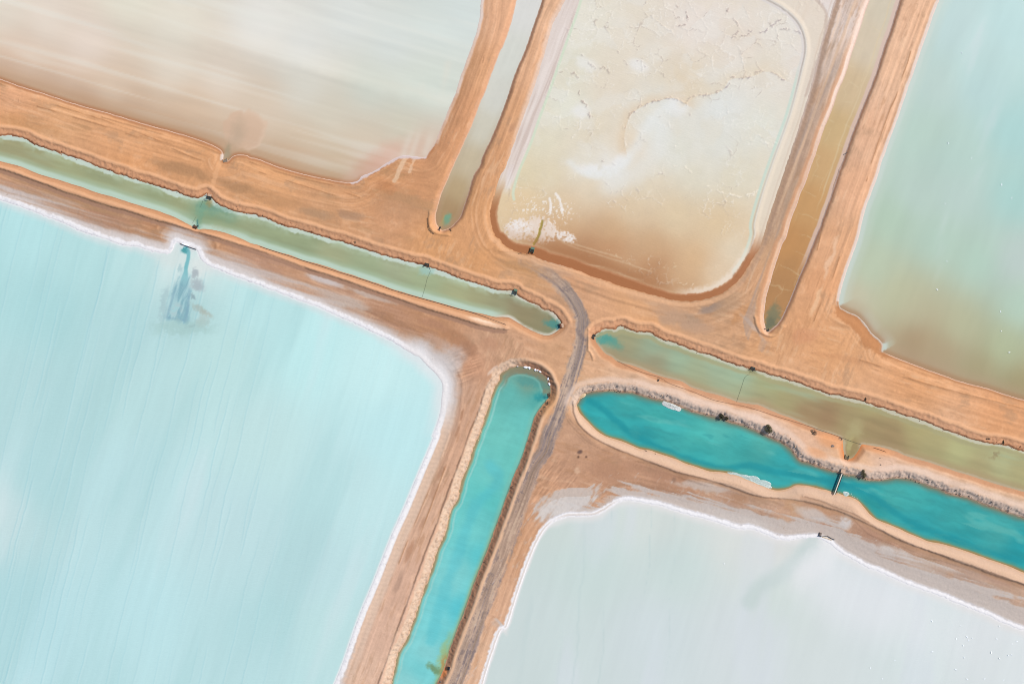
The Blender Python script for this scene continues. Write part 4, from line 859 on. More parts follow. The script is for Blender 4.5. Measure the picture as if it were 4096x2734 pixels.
for (txt, h_, cc, s_, wd) in (
    ("C 1300,1168 1340,1180 1390,1210 1450,1222 1530,1232 1605,1210 D 10,1228 50,1195", .30, 'f0e8da', .9, .5),
    ("C 785,800 800,760 820,720 850,690 880,660 900,662 940,640 1000,630 1060,612 1110,620 1165,650 1185,620 1240,600 1330,590 1400,560 1440,520 1450,485 1520,490 1605,470 D 40,455 110,445 160,465 210,500", .42, 'a8979a', .75, .45),
    ("C 1165,650 1180,680 1186,720", .3, 'b5a6a4', .7, .4), ("C 380,450 440,455 480,470 505,500", .3, 'b3a199', .7, .4), ("C 500,580 490,620 530,650 555,690 560,735", .35, 'a9958e', .7, .4),
    ("C 560,735 520,750 500,800 460,860", .25, 'eee9e0', .7, .4), ("C 1095,910 1105,935 1130,960", .25, 'f2ebe0', .9, .4), ("C 1095,1040 1120,1052 1160,1050 1190,1070 1205,1100", .22, 'efe6d6', .8, .35),
    ("C 510,345 560,390 610,432 650,420 690,460", .3, 'a99a92', .6, .4), ("C 860,378 890,385 915,412", .35, 'a9979a', .7, .4), ("C 1110,40 1150,60 1180,110 1170,150 1130,165", .35, 'a08e8c', .7, .4),
    ("C 1430,60 1460,110 1490,150 1500,190 1460,230 1580,215", .35, 'a08e8c', .6, .4), ("D 0,190 70,205 130,165 190,120", .4, 'a5969a', .7, .5), ("D 130,165 250,190 320,205", .4, 'a5969a', .6, .4),
    ("C 780,800 785,870 780,930", .22, 'efe9e0', .6, .4), ("C 640,1010 700,1020 725,1030", .25, 'b0a19a', .6, .35), ("C 1060,700 1065,800", .2, 'eeeae2', .6, .4),
    ("C 1540,380 1550,410 1575,430", .2, 'f0ebe2', .7, .35), ("C 830,1330 860,1348", .15, 'efe6d8', .7, .35), ("C 740,320 770,370 800,405", .25, 'b5a69e', .6, .4),
    ("G 675,155 710,160 735,195", .12, 'e0c8a8', .7, .3), ("G 1050,355 1090,358 1140,368 1200,378 1215,370", .15, 'e6d4b8', .8, .35), ("G 1020,270 1060,265 1110,262 1075,225", .12, 'e0caa8', .5, .3), ("G 1290,275 1365,250", .12, 'e3d2b8', .6, .3),
    ("D 0,870 40,885 100,895 160,898", .2, 'ece8e0', .7, .35)):
    D_, Q, S_ = feat(txt, 3.0, 4)
    q = np.abs(Q + .8 * n1 + .5 * ncl + .4 * n2)
    r_ = (1 - ss(.02, wd * 1.05, q)) * (D_ < 2.9) * ss(-.75, -.2, vn(S_ * .5, S_ * 0, 333))
    Zp += .5 * h_ * r_; mix(Cp, cc, .9 * s_ * r_)  # dark tints paint in the shadow side of the crust ridges
# foam-like white salt patches
for (t_, cx, cy, rx, ry, an, s_) in (('C', 620, 1070, 10, 3, 5, .8), ('C', 760, 1010, 5, 3, -45, .7), ('C', 1120, 660, 5, 4, 30, .5), ('C', 510, 700, 4, 3, 0, .6), ('C', 870, 410, 5, 2.5, 20, .5), ('C', 540, 400, 6, 3, 25, .45), ('C', 60, 1110, 1.8, 6, 12, .8)):
    m = blob(X, Y, t_, cx, cy, rx, ry, an, .6); mix(Cp, 'e9e9ea', s_ * m * ss(-.5, .3, n2 + .5 * n1 + m * .5))
for (txt, wd, s_) in (("C 560,1080 640,1090 740,1050 800,1000 850,930 880,860 930,780 1000,700 1080,660", 3.2, .55), ("C 440,1020 520,1080 600,1100", 2.0, .5), ("C 1000,760 1000,880 960,980 860,1080 700,1160", 7.0, .5)):
    D_ = feat(txt, 9.0)[0]; mix(Cp, 'e3e5e3', s_ * (1 - ss(0, wd * 1.3, D_ + 1.0 * n2)))
D_, Q, S_ = feat("C 1170,655 1110,622 1060,614 1000,632 940,642 900,664 850,692 820,722 795,780 780,860 790,930", 9.0)
mix(Cp, 'dcc4a6', .5 * (Q < 0) * (1 - ss(.2, 5.5, -Q + 1.0 * n2)) * (D_ < 8.9))
D_, Q, S_ = feat("C 1185,640 1240,602 1330,592 1400,562 1445,500 1520,492 1605,472 D 110,447 200,490", 9.0)
mix(Cp, 'dfcdb2', .45 * (Q > 0) * (1 - ss(.2, 7.0, Q + 1.0 * n2)) * (D_ < 8.9))
# white splashed crust by the intake frame
m = np.maximum.reduce([blob(X, Y, 'C', 130, 1440, 8, 5, 10, .5), blob(X, Y, 'C', 260, 1440, 8, 6, 20, .5), blob(X, Y, 'C', 410, 1485, 5, 2.6, 20, .5)])
sp = ss(-.25, .35, fbm(X * 1.2, Y * 1.2, 3, 341) + 1.3 * (m - .62) + .3 * n2); mix(Cp, 'e5d5c9', .9 * sp * ss(.02, .5, m)); Zp += .05 * sp * ss(.02, .3, m)
mix(Cp, 'efeeef', .7 * sp * ss(-.1, .6, ncl + .3) * np.maximum(blob(X, Y, 'C', 420, 1480, 5, 2.6, 20, .5), blob(X, Y, 'C', 120, 1420, 6, 3, 10, .5)))
m = np.maximum(blob(X, Y, 'C', 340, 1330, 10, 7, 0, .6), blob(X, Y, 'C', 250, 1300, 12, 5, 0, .6)); sp = ss(.42, .7, fbm(X * 1.5 + n1, Y * 1.1, 2, 345) + .22 * m); mix(Cp, 'efe8e0', .8 * sp * m); Zp += .04 * sp * m
for txt in ("C 310,1245 320,1290 315,1335", "C 350,1215 375,1250 385,1300 392,1320"):
    D_, Q, S_ = feat(txt, 3.0); mix(Cp, 'efeae6', .85 * (1 - ss(.3, .8, D_ + .4 * n1)))
for txt in ("G 380,90 410,115 500,150 600,180 700,212 800,240 860,262 950,290", "G 420,105 520,135 620,165 760,205", "G 300,185 420,220 560,250 660,262 720,285 800,320 900,345"):
    D_, Q, S_ = feat(txt, 3.0); mix(Cp, 'd9bd9c', .5 * (1 - ss(.15, .6, D_ + .2 * n1)))
D_, Q, S_ = feat("C 265,1385 262,1410 250,1440 245,1470 230,1500 212,1530", 3.0)
sl_ = (1 - ss(.45, .75, D_ + .25 * n1)); Cp = Cp * 1.0; mix(Cp, 'a39048', .95 * sl_); Zp -= .12 * sl_
# brine ditches along both sides, pink-white crust outside them
D_, Q, S_ = feat("C 512,-40 505,10 470,120 430,230 370,400 300,600 240,760 200,880 150,1000 120,1070 95,1150 82,1210 88,1250", 9.0)
mix(Cp, 'cfdcc6', .8 * (1 - ss(.35, .9, D_))); lft = (Q < 0) & (D_ < 8.9)     # heading down: left = pan side
outL = ss(.4, .9, -Q) * (D_ < 8.9)
outL = np.maximum(outL, ss(-5, -1.0, dP) * ss(.4, .8, -GX[k])) * ss(P('C', 0, 1250)[1], P('C', 0, 1050)[1], Y)
stripe = fbm(TB * .9, SB * .05, 3, 351)
mix(Cp, 'ddcfca', .85 * outL); mix(Cp, 'c5b1a8', .55 * outL * ss(.0, .4, stripe)); mix(Cp, 'ece2dd', .5 * outL * ss(.1, .5, -stripe))
D_, Q, S_ = feat("D 90,-10 200,50 290,130 335,220 345,320 322,430 290,560 245,720 195,860 115,1080 60,1250 20,1400 G 1590,60 1560,160 1520,240 1480,290", 14.0)
outR = ss(.2, .9, Q) * (D_ < 13.9)
mix(Cp, 'e0d3c2', .75 * outR); mix(Cp, 'dcc8b6', .2 * outR * ss(.0, .5, stripe) * ss(P('M', 0, 500)[1], P('M', 0, 300)[1], Y))
mix(Cp, 'b5a59c', .6 * ss(-.5, 0, Q) * (1 - ss(.0, .5, Q)) * (D_ < 9) * ss(P('D', 0, 700)[1], P('D', 0, 350)[1], Y)); mix(Cp, 'e9e2d8', .7 * ss(.1, .4, Q) * (1 - ss(.7, 1.2, Q)))
mint = ss(P('D', 0, 330)[1], P('D', 0, 560)[1], Y); mix(Cp, 'c3d8cc', .75 * mint * ss(-2.1, -1.4, Q) * (1 - ss(-.7, -.2, Q)) * (D_ < 9)); mix(Cp, 'd5cfcf', .6 * (1 - mint) * ss(-1.6, -1.2, Q) * (1 - ss(-.5, -.2, Q)) * (D_ < 9))
Zp += .25 * ss(-.1, .6, Q) * (D_ < 13.9) * (1 - ss(1.0, 3.0, Q))
D_, Q, S_ = feat("D 400,-20 470,60 480,140 470,220 440,330 400,450 350,600", 6.0); mix(Cp, 'c2afa4', .6 * (1 - ss(.3, 1.1, D_ + .5 * n1)))
for rr in (1.2,):
    mix(Cp, 'c5ad9c', .3 * (1 - ss(.1, .5, np.abs(-dP - rr + .3 * n2))) * ss(.4, .8, GX[k]) * (dP > -6))
# damp brown foot of the pan
rs_ = ss(.6, .9, GX[k]) * (X > 0)
lowm = ss(P('M', 0, 400)[1], P('M', 0, 490)[1], Y) * (1 - rs_ * (1 - ss(P('M', 0, 520)[1], P('M', 0, 600)[1], Y)))
wid = 3.4 + 1.2 * blob(X, Y, 'G', 500, 230, 30, 8, 20, .5)
e = 1 - ss(wid - .9, wid + .5, -dP + .6 * n2 + .3 * n1)
mix(Cp, 'a76b44', .92 * e * lowm)
mix(Cp, 'c08a66', .6 * lowm * ss(wid - 1.0, wid - .6, -dP + .5 * n2) * (1 - ss(wid - .3, wid + .2, -dP + .5 * n2)))
e2 = ss(wid, wid + 1.2, -dP + .6 * n2) * (1 - ss(wid + 1, wid + 9, -dP)); mix(Cp, 'a5704a', .65 * e2 * blob(X, Y, 'G', 620, 250, 34, 10, 18, .6))
crust = ss(P('G', 1050, 0)[0], P('G', 1250, 0)[0], X) * lowm * ss(wid - .4, wid, -dP + .7 * n1) * (1 - ss(wid + 1.0, wid + 3.5, -dP + .9 * n1)); mix(Cp, 'ecdfd0', .7 * crust)
mask = dP < 2.2
pan = grid_mesh('salt_pan', mask, Zp + .004, Cp, 1)
M_pan = water_mat('salt_pan', .55, [(0, (1, 1, 1), .8, .98, 1.015, .3, .7)], .045, .3, .2)
pan.data.materials.append(M_pan); tag(pan, kind='structure')

A_ = math.radians(16); Bang = math.radians(17)
WM = {
 'P1': water_mat('pale_beige_brine', .3, [(A_, (.015, .22, 1), 1.0, .982, 1.018, .35, .65)]),
 'P3': water_mat('mint_brine', .3, [(Bang, (.12, .02, 1), 1.0, .985, 1.015, .35, .65)]),
 'P4': water_mat('cyan_brine', .3, [(Bang, (.5, .03, 1), 1.0, .985, 1.015, .35, .65), (0, (1, 1, 1), 1.2, .992, 1.008, .3, .7)], .055, math.radians(-15)),
 'P5': water_mat('white_brine', .3, [(Bang, (.25, .02, 1), 1.0, .985, 1.012, .35, .65)], .03, math.radians(-15)),
 'G': water_mat('green_channel_brine', .25, [(A_, (.06, .4, 1), 1.0, .97, 1.03, .35, .65)]),
 'T': water_mat('turquoise_channel_brine', .2, [(A_, (.1, .3, 1), 1.0, .96, 1.04, .35, .65)], .045, .3),
 'W5': water_mat('milky_channel_brine', .3, [(0, (1, 1, 1), .3, .985, 1.015, .35, .65)])}
for k in ('P1', 'P3', 'P4', 'P5', 'W1', 'W2', 'W3', 'W4', 'W5', 'W6'):
    stride = 2 if k in ('P1', 'P3', 'P5') else 1
    mask = SD[k] < 2.4
    m_, sl_ = sel(mask, stride)
    g = lambda a: a[sl_][m_]
    cc = wcol(k, g(X), g(Y), g)
    o = grid_mesh(NAMES[k], mask, LEVEL[k], cc, stride)
    mt = WM.get(k) or (WM['T'] if k in ('W3', 'W4') else WM['W5'] if k == 'W6' else WM['G'])
    o.data.materials.append(mt); tag(o, kind='structure')
# ---------------------------------------------------------------- objects
def simple_mat(name, hx, rough=.8, var=.12, scale=3.0, metal=0.0):
    m, t, b = nodes(name)
    rgb = t.nodes.new('ShaderNodeRGB'); c = albedo(hexc(hx)); rgb.outputs[0].default_value = (float(c[0]), float(c[1]), float(c[2]), 1)
    t.links.new(vary(t, rgb.outputs[0], mapped_noise(t, 0, (1, 1, 1), scale, 4, .6), 1 - var, 1 + var), b.inputs['Base Color'])
    b.inputs['Roughness'].default_value = rough; b.inputs['Metallic'].default_value = metal
    return m
MT = dict(concrete=simple_mat('weathered_concrete', 'a39a8e'), sandcon=simple_mat('sandy_concrete', 'c9a890'), dark=simple_mat('dark_tarred_timber', '3a3735', .7), steel=simple_mat('dark_painted_steel', '2c3a35', .5),
          green=simple_mat('green_painted_steel', '5c7d68', .5), black=simple_mat('black_polythene', '15171a', .45), white=simple_mat('white_painted_timber', 'e3dccb', .6, .06),
          salt=simple_mat('block_salt', 'e9e7ea', .6, .05), cream=simple_mat('stained_salt', 'e3c9a3', .7), grey=simple_mat('grey_limestone', '83746e', .9), rust=simple_mat('rusty_iron', '7a4a30', .8),
          clod=simple_mat('red_earth', 'a86e4c', .95), pale=simple_mat('pale_limestone', 'c9a98e', .95), leafd=simple_mat('dark_saltbush_leaf', '45412a', .8, .35, 6), leafo=simple_mat('olive_bush_leaf', '6b6648', .8, .35, 6),
          leafg=simple_mat('grey_dry_twig', '83705f', .9, .3, 6), bark=simple_mat('grey_bark', '4a3c32', .9), bird=simple_mat('white_plumage', 'f1f3f2', .7, .03), rope=simple_mat('dark_wet_rope', '4d5145', .8),
          raft=simple_mat('bleached_salt_raft', 'd0d4d4', .5, .1, 1.2), film=simple_mat('wet_salt_raft', 'b5c8c6', .4, .12, 1.5), olive=simple_mat('olive_fibreglass', '6f6c50', .6))
for nm, v_ in (('bird', (.86, .87, .87)), ('salt', (.74, .75, .77))):
    for nd in MT[nm].node_tree.nodes:
        if nd.type == 'RGB': nd.outputs[0].default_value = v_ + (1,)
def box(bm, cx, cy, cz, sx, sy, sz, rot=0.0):
    """box with its centre at (cx,cy), base at cz; rot about z"""
    r = bmesh.ops.create_cube(bm, size=1.0)
    vs = r['verts']
    bmesh.ops.scale(bm, vec=(sx, sy, sz), verts=vs)
    bmesh.ops.rotate(bm, cent=(0, 0, 0), matrix=Matrix.Rotation(rot, 3, 'Z'), verts=vs)
    bmesh.ops.translate(bm, vec=(cx, cy, cz + sz / 2), verts=vs)
    return vs
def tube(bm, pts, r, n=8):
    pts = [Vector(p) for p in pts]; rings = []
    for i, p in enumerate(pts):
        d = (pts[min(i + 1, len(pts) - 1)] - pts[max(i - 1, 0)]).normalized()
        u = d.cross(Vector((0, 0, 1)))
        if u.length < 1e-3: u = Vector((1, 0, 0))
        u.normalize(); v = u.cross(d)
        rr = r[i] if isinstance(r, (list, tuple)) else r
        rings.append([bm.verts.new(p + rr * (math.cos(6.2832 * k / n) * u + math.sin(6.2832 * k / n) * v)) for k in range(n)])
    for a, b_ in zip(rings[:-1], rings[1:]):
        for k in range(n): bm.faces.new((a[k], a[(k + 1) % n], b_[(k + 1) % n], b_[k]))
    bm.faces.new(rings[0][::-1]); bm.faces.new(rings[-1])
def obj(name, bm, mat, parent=None, bevel=0.0, loc=None, rz=0.0):
    bmesh.ops.recalc_face_normals(bm, faces=bm.faces)
    me = bpy.data.meshes.new(name); bm.to_mesh(me); bm.free()
    me.materials.append(MT[mat]); o = bpy.data.objects.new(name, me); COL.objects.link(o)
    if bevel:
        md = o.modifiers.new('bevel', 'BEVEL'); md.width = bevel; md.segments = 2
    if parent is not None: o.parent = parent
    if loc is not None: o.location = loc; o.rotation_euler = (0, 0, rz)
    return o
def empty(name, loc, rz, label, cat, group=None):
    o = bpy.data.objects.new(name, None); COL.objects.link(o); o.location = loc; o.rotation_euler = (0, 0, rz)
    o.empty_display_size = .3
    return tag(o, label, cat, group)
def copy_tree(o, parent=None):
    c = o.copy(); COL.objects.link(c)
    if parent is not None: c.parent = parent
    for ch in list(o.children): copy_tree(ch, c)
    return c
def S(x, y): return P('S', x, y)
ROT = math.radians(-15)      # heading of the long channels

# --- control gates on the green channels: a box with wing walls, grating and lifting frame
def gate(name, sx, sy, z, rz, w_, d_, label, cat, body_mat='concrete', frame_mat='steel', wings=True, frame=True, slab=None, h=1.1, stems=True):
    x, y = S(sx, sy)
    r = empty(name, (x, y, z), rz, label, cat)
    bm = bmesh.new()
    box(bm, -w_ / 2 + .09, 0, -1.0, .18, d_, 1.0 + h); box(bm, w_ / 2 - .09, 0, -1.0, .18, d_, 1.0 + h); box(bm, 0, d_ / 2 - .09, -1.0, w_ - .37, .17, .98 + h)
    obj('side_walls', bm, body_mat, r, .02)
    bm = bmesh.new(); box(bm, 0, -d_ * .18, -.8, w_ - .4, .1, .8 + h * .9); obj('sluice_board', bm, 'dark', r)
    bm = bmesh.new()
    for i in range(7): box(bm, 0, -d_ * .1 + i * d_ * .085, h + .01, w_ - .1, .07, .05)
    obj('grating', bm, frame_mat, r)
    if frame:
        bm = bmesh.new()
        for s in (-1, 1): box(bm, s * (w_ / 2 - .12), -d_ * .22, h + .065, .1, .1, 1.0)
        box(bm, 0, -d_ * .22, h + 1.07, w_ - .1, .12, .1)
        obj('lifting_frame', bm, frame_mat, r)
        if stems:
            bm = bmesh.new(); tube(bm, [(0, -d_ * .22, h + .3), (0, -d_ * .22, h + 1.5)], .04, 6)
            tube(bm, [(.2 * math.cos(a * .7854), -d_ * .22 + .2 * math.sin(a * .7854), h + 1.42) for a in range(9)], .03, 5)
            obj('hand_wheel', bm, 'rust', r)
    if wings:
        for s in (-1, 1):
            bm = bmesh.new(); box(bm, s * (w_ / 2 + .45), -d_ / 2 - .35, -1.0, 1.2, .12, 1.25, -s * .7); obj('wing_wall', bm, body_mat, r)
    if slab:
        bm = bmesh.new(); box(bm, 0, d_ / 2 + .45, h - .15, w_ * .95, 1.0, .2); obj('deck_slab', bm, slab, r, .03)
    return r
gate('sluice_gate', 836, 790, .9, ROT, 1.9, 1.3, 'sluice gate with a sandy slab on the upper channel bank, below the beige pond notch', 'sluice gate', 'dark', 'steel', False, True, 'sandcon')
gate('sluice_gate', 781, 905, .9, ROT + math.pi, 1.7, 1.4, 'low dark timber sluice box on the lower bank opposite the sandy slab gate', 'sluice gate', 'dark', 'rust', False, False)
gate('sluice_gate', 1708, 1059, .9, ROT, 2.0, 1.5, 'dark grey sluice box with two wing arms, halfway along the left green channel', 'sluice gate', 'steel', 'steel', True, False)
gate('sluice_gate', 2060, 1170, .9, ROT, 1.7, 1.5, 'green framed sluice gate near the rounded right end of the left green channel', 'sluice gate', 'green', 'steel', False, True, 'green')
gate('sluice_gate', 2128, 1004, 1.5, ROT, 1.8, 1.7, 'green framed sluice gate on damp brown earth below the crusted salt pan', 'sluice gate', 'green', 'steel', False, True, 'green', 1.0)
gate('sluice_gate', 3012, 1473, .9, ROT, 1.9, 1.4, 'dark grey sluice box on the upper bank of the right green channel', 'sluice gate', 'steel', 'steel', False, False)
gate('intake_box', 3389, 1828, .9, ROT + math.pi, 1.9, 2.0, 'olive open intake box at the tip of the small pool beside the turquoise channel', 'intake box', 'olive', 'olive', False, False, None, .6)
gate('culvert_headwall', 2376, 1345, .9, math.radians(62), 1.8, 1.5, 'dark square culvert headwall at the left tip of the right green channel', 'culvert', 'steel', 'dark', False, False)
gate('culvert_headwall', 2241, 1302, .9, math.radians(-80), 1.9, 1.2, 'culvert headwall with a tan slab at the right tip of the left green channel', 'culvert', 'dark', 'rust', False, False, 'sandcon')
gate('culvert_headwall', 3073, 1320, 1.1, math.radians(200), 1.1, 1.0, 'small dark culvert at the lower tip of the brown channel', 'culvert', 'dark', 'dark', False, False, None, .5)
gate('culvert_headwall', 901, 641, 1.4, math.radians(195), 2.0, 1.5, 'pale open concrete culvert box in the notch of the beige pond shore', 'culvert', 'pale', 'concrete', False, False, None, .45)

# --- walkway over the turquoise channel
x0, y0 = S(3369, 1893); x1, y1 = S(3339, 1974); L_ = math.hypot(x1 - x0, y1 - y0); an = math.atan2(y1 - y0, x1 - x0)
fb = empty('footbridge', ((x0 + x1) / 2, (y0 + y1) / 2, 1.55), an, 'narrow white footbridge across the neck of the turquoise channel', 'footbridge')
bm = bmesh.new(); box(bm, 0, 0, .0, L_ + .6, .42, .14); obj('deck', bm, 'white', fb, .02)
for s in (-1, 1):
    bm = bmesh.new(); box(bm, 0, s * .50, -.28, L_, .34, .22); obj('shadow_strip', bm, 'black', fb)  # black strips stand in for the shadow beside the deck
for s in (-.3, .3):
    bm = bmesh.new()
    tube(bm, [(s * L_, -.45, -2.6), (s * L_, -.45, -.3)], .08, 8); tube(bm, [(s * L_, .45, -2.6), (s * L_, .45, -.3)], .08, 8); obj('pier', bm, 'dark', fb)
px_, py_ = S(3372, 1883)
pf = empty('pump_platform', (px_, py_, 1.9), ROT, 'pale square platform at the head of the white footbridge', 'platform')
bm = bmesh.new(); box(bm, 0, 0, 0, 2.0, 1.9, .22); obj('slab', bm, 'sandcon', pf, .03)
bm = bmesh.new(); box(bm, 0, -.1, -2.4, 1.7, 1.4, 2.38); obj('sump_wall', bm, 'dark', pf)
bm = bmesh.new()
box(bm, 0, .9, .225, 1.9, .06, .06)
obj('kerb_rail', bm, 'sandcon', pf)

# --- outfall weirs of the two white ponds
def weir(name, pts, th, h, mat, label, z):
    r = empty(name, (pts[0][0], pts[0][1], z), 0, label, 'weir')
    bm = bmesh.new()
    for a, b_ in zip(pts[:-1], pts[1:]):
        l = math.hypot(b_[0] - a[0], b_[1] - a[1]); box(bm, (a[0] + b_[0]) / 2 - pts[0][0], (a[1] + b_[1]) / 2 - pts[0][1], -.5, l + .02, th, h + .5, math.atan2(b_[1] - a[1], b_[0] - a[0]))
    obj('weir_wall', bm, mat, r)
    return r
wr = weir('weir', [S(720, 974), S(744, 983), S(766, 991), S(785, 997)], .18, .5, 'dark', 'thin dark weir wall in a salt notch at the top of the cyan pond', 1.4)
bm = bmesh.new(); a = S(720, 974); q = S(742, 978); box(bm, q[0] - a[0], q[1] - a[1], .1, 3.2, .8, .25, ROT); obj('apron', bm, 'salt', wr, .05)
wr = weir('weir', [S(3288, 2144), S(3312, 2143), S(3325, 2151), S(3339, 2157)], .14, .45, 'black', 'dark bent weir wall in the salt rim at the top of the white pond', 1.5)
bm = bmesh.new(); a = S(3288, 2144); q = S(3308, 2152); box(bm, q[0] - a[0], q[1] - a[1], .0, 4.6, .3, .25, ROT - .06); obj('sill', bm, 'cream', wr, .04)
x, y = S(3281, 2136)
r = empty('culvert_pipe', (x, y, 1.5), ROT, 'short round topped grey culvert pipe above the white pond weir', 'culvert')
bm = bmesh.new(); tube(bm, [(0, -.55, .25), (0, .9, .25)], .62, 16); obj('pipe', bm, 'grey', r)
bm = bmesh.new(); box(bm, 0, -.72, -.3, 1.7, .18, 1.0); obj('headwall', bm, 'black', r)

# --- pipes, ropes and hoses lying along and across the channels
def line(name, txt, r, mat, label, cat, z=None, dz=.03, n=6, sag=None):
    pts = smooth(PL(txt), 6); P3 = []
    for i, (x, y) in enumerate(pts):
        P3.append((x, y, (hz(x, y) + dz) if z is None else z + (sag or 0) * 0))
    if z is None:
        zz = [p[2] for p in P3]; P3 = [(p[0], p[1], max(zz[max(0, i - 2):i + 3])) for i, p in enumerate(P3)]
    bm = bmesh.new(); tube(bm, P3, r, n); o = obj(name, bm, mat); tag(o, label, cat); return o
line('pipeline', "S 2470,1443 2500,1457 2560,1485 2640,1509 2680,1533 2760,1561 2800,1577 2860,1600 2970,1622 3040,1642 3120,1668 3200,1692 3280,1718 3376,1752", .055, 'rust', 'thin dark pipe along the lower bank of the right green channel', 'pipe', dz=.10)
line('boom_rope', "S 3376,1752 3400,1762 3425,1770 3447,1777", .045, 'rope', 'rope strung across the mouth of the small intake pool', 'rope', z=1.02)
line('pipeline', "S 3495,1789 3520,1797 3545,1806", .08, 'rust', 'short rusty pipe stub on orange sand right of the small intake pool', 'pipe', dz=.06)
line('pipeline', "F 60,290 250,352 400,400 560,452 720,502 900,565 1070,614 1200,650 1300,680 1380,700 1470,730 1606,781", .08, 'dark', 'black pipe along the lower bank of the left green channel', 'pipe', dz=.10)
line('boom_rope', "S 1722,1080 1716,1096 1708,1115 1702,1140 1695,1165 1687,1190", .045, 'rope', 'dark rope across the water from the winged sluice box', 'rope', z=.96)
line('boom_rope', "S 3001,1497 2990,1500 2979,1513 2970,1540 2960,1570 2950,1600 2948,1609", .045, 'rope', 'dark curved rope across the right green channel', 'rope', z=.96)
line('boom_rope', "S 822,790 812,796 807,808 800,826", .04, 'rope', 'short rope hanging in the water under the sandy slab gate', 'rope', z=.96)
line('boom_rope', "S 782,867 775,878 768,892", .04, 'rope', 'short rope in the water above the low timber sluice box', 'rope', z=.96)
line('hose', "S 1711,872 1712,885 1713,898 1716,912 1722,924 1730,931 1736,935", .11, 'black', 'black hose curling round the lower left tip of the milky channel', 'hose', dz=.08)
line('hose', "S 1799,914 1803,919 1805,925", .12, 'black', 'short black hose right of the milky channel tip', 'hose', dz=.1)
line('drift_log', "S 2074,1014 2081,1012 2087,1013", .13, 'dark', 'fallen dark post on the orange soil left of the green frame', 'post', dz=.08)
# outlet of the milky channel
x, y = S(1759, 912); r = empty('outlet_pipe', (x, y, 1.2), math.radians(60), 'dark outlet pipe in the lower tip of the milky channel', 'pipe')
bm = bmesh.new(); tube(bm, [(-.9, 0, .2), (.7, 0, .1)], .35, 12); obj('pipe', bm, 'black', r)
bm = bmesh.new(); box(bm, -.95, 0, -.3, .15, 1.3, .9); obj('headwall', bm, 'grey', r)

# --- float, tyre ring, hatch
x, y = S(2633, 1520); r = empty('mooring_float', (x, y, hz(x, y) - .02), .6, 'black float with a hooked arm on the pale bank above the turquoise channel', 'float')
bm = bmesh.new(); bmesh.ops.create_uvsphere(bm, u_segments=16, v_segments=10, radius=.46, matrix=Matrix.Translation((0, 0, .38)) @ Matrix.Diagonal((1, .85, .85, 1))); obj('float_body', bm, 'black', r)
bm = bmesh.new(); tube(bm, [(.3, .1, .4), (.7, .35, .3), (.78, .7, .2), (1.1, .8, .15)], .13, 7); obj('hook_arm', bm, 'black', r)
x, y = S(3363, 1755); bm = bmesh.new(); 
ringp = [(.66 * math.cos(6.2832 * k / 28), .66 * math.sin(6.2832 * k / 28), .0) for k in range(29)]; tube(bm, ringp, .15, 8)
box(bm, .95, .16, -.1, .34, .3, .2, .4)
tag(obj('tractor_tyre', bm, 'leafg', None, 0, (x, y, max(hz(x, y), .95) + .1)), 'round worn tyre lying where the pipe meets the small intake pool', 'tyre')
x, y = S(1795, 2671); r = empty('access_hatch', (x, y, hz(x, y) + .02), math.radians(-8), 'square black hatch in the bank at the bottom of the long turquoise channel', 'hatch')
bm = bmesh.new(); box(bm, 0, 0, -.3, 1.15, 1.45, .5); obj('cover', bm, 'black', r, .04)
bm = bmesh.new(); box(bm, .62, -.2, -.3, .14, 1.5, .55); obj('frame_edge', bm, 'white', r)
x, y = S(3062, 1314); bm = bmesh.new(); box(bm, 0, 0, -.4, .5, .35, .9, .3); box(bm, -.35, -.2, .1, .5, .1, .12, .4)
tag(obj('marker_block', bm, 'dark', None, .03, (x, y, hz(x, y))), 'small dark block beside the lower tip of the brown channel', 'block')
x, y = S(3386, 612); bm = bmesh.new(); tube(bm, [(0, 0, -.5), (.03, 0, 1.0)], .16, 8); box(bm, 0, 0, .9, .6, .3, .1, .9)
tag(obj('marker_post', bm, 'dark', None, 0, (x, y, hz(x, y))), 'short dark post on the right bank edge of the brown channel', 'post')
# white fabric by first gate
x, y = S(823, 779); bm = bmesh.new(); vs = [bm.verts.new(v) for v in ((-.6, -.3, .25), (.1, -.35, .3), (.45, .1, .55), (.4, .6, .6), (-.1, .2, .5))]; f = bm.faces.new(vs)
e = bmesh.ops.extrude_face_region(bm, geom=[f]); bmesh.ops.translate(bm, vec=(0, 0, -.12), verts=[v for v in e['geom'] if isinstance(v, bmesh.types.BMVert)])
tag(obj('tarp_scrap', bm, 'white', None, 0, (x, y, max(hz(x, y), 1.0))), 'scrap of white sheeting left of the sandy slab gate', 'sheet')

# --- rocks and salt blocks
def rock_bm(seed, sx, sy, sz, cuts=2):
    rnd = random.Random(seed); bm = bmesh.new(); bmesh.ops.create_icosphere(bm, subdivisions=cuts, radius=1.0)
    ax = [Vector((rnd.uniform(-1, 1), rnd.uniform(-1, 1), rnd.uniform(-.6, 1))).normalized() for _ in range(9)]; lim = [rnd.uniform(.62, .95) for _ in ax]
    for v in bm.verts:
        for a_, l_ in zip(ax, lim):
            d_ = v.co.dot(a_)
            if d_ > l_: v.co -= a_ * (d_ - l_)
        v.co *= 1 + rnd.uniform(-.04, .04)
        v.co.x *= sx; v.co.y *= sy; v.co.z *= sz
    return bm
def rock(name, sx, sy, size, mat, label, cat, seed, z=None, rz=0.0, group=None):
    x, y = S(sx, sy); o = obj(name, rock_bm(seed, *size), mat, None, 0, (x, y, (hz(x, y) if z is None else z)), rz)
    return tag(o, label, cat, group)
rock('rock_slab', 3329, 1782, (.95, .75, .3), 'grey', 'flat grey rock slab on the pale bank left of the small intake pool', 'rock', 1, rz=-.3)
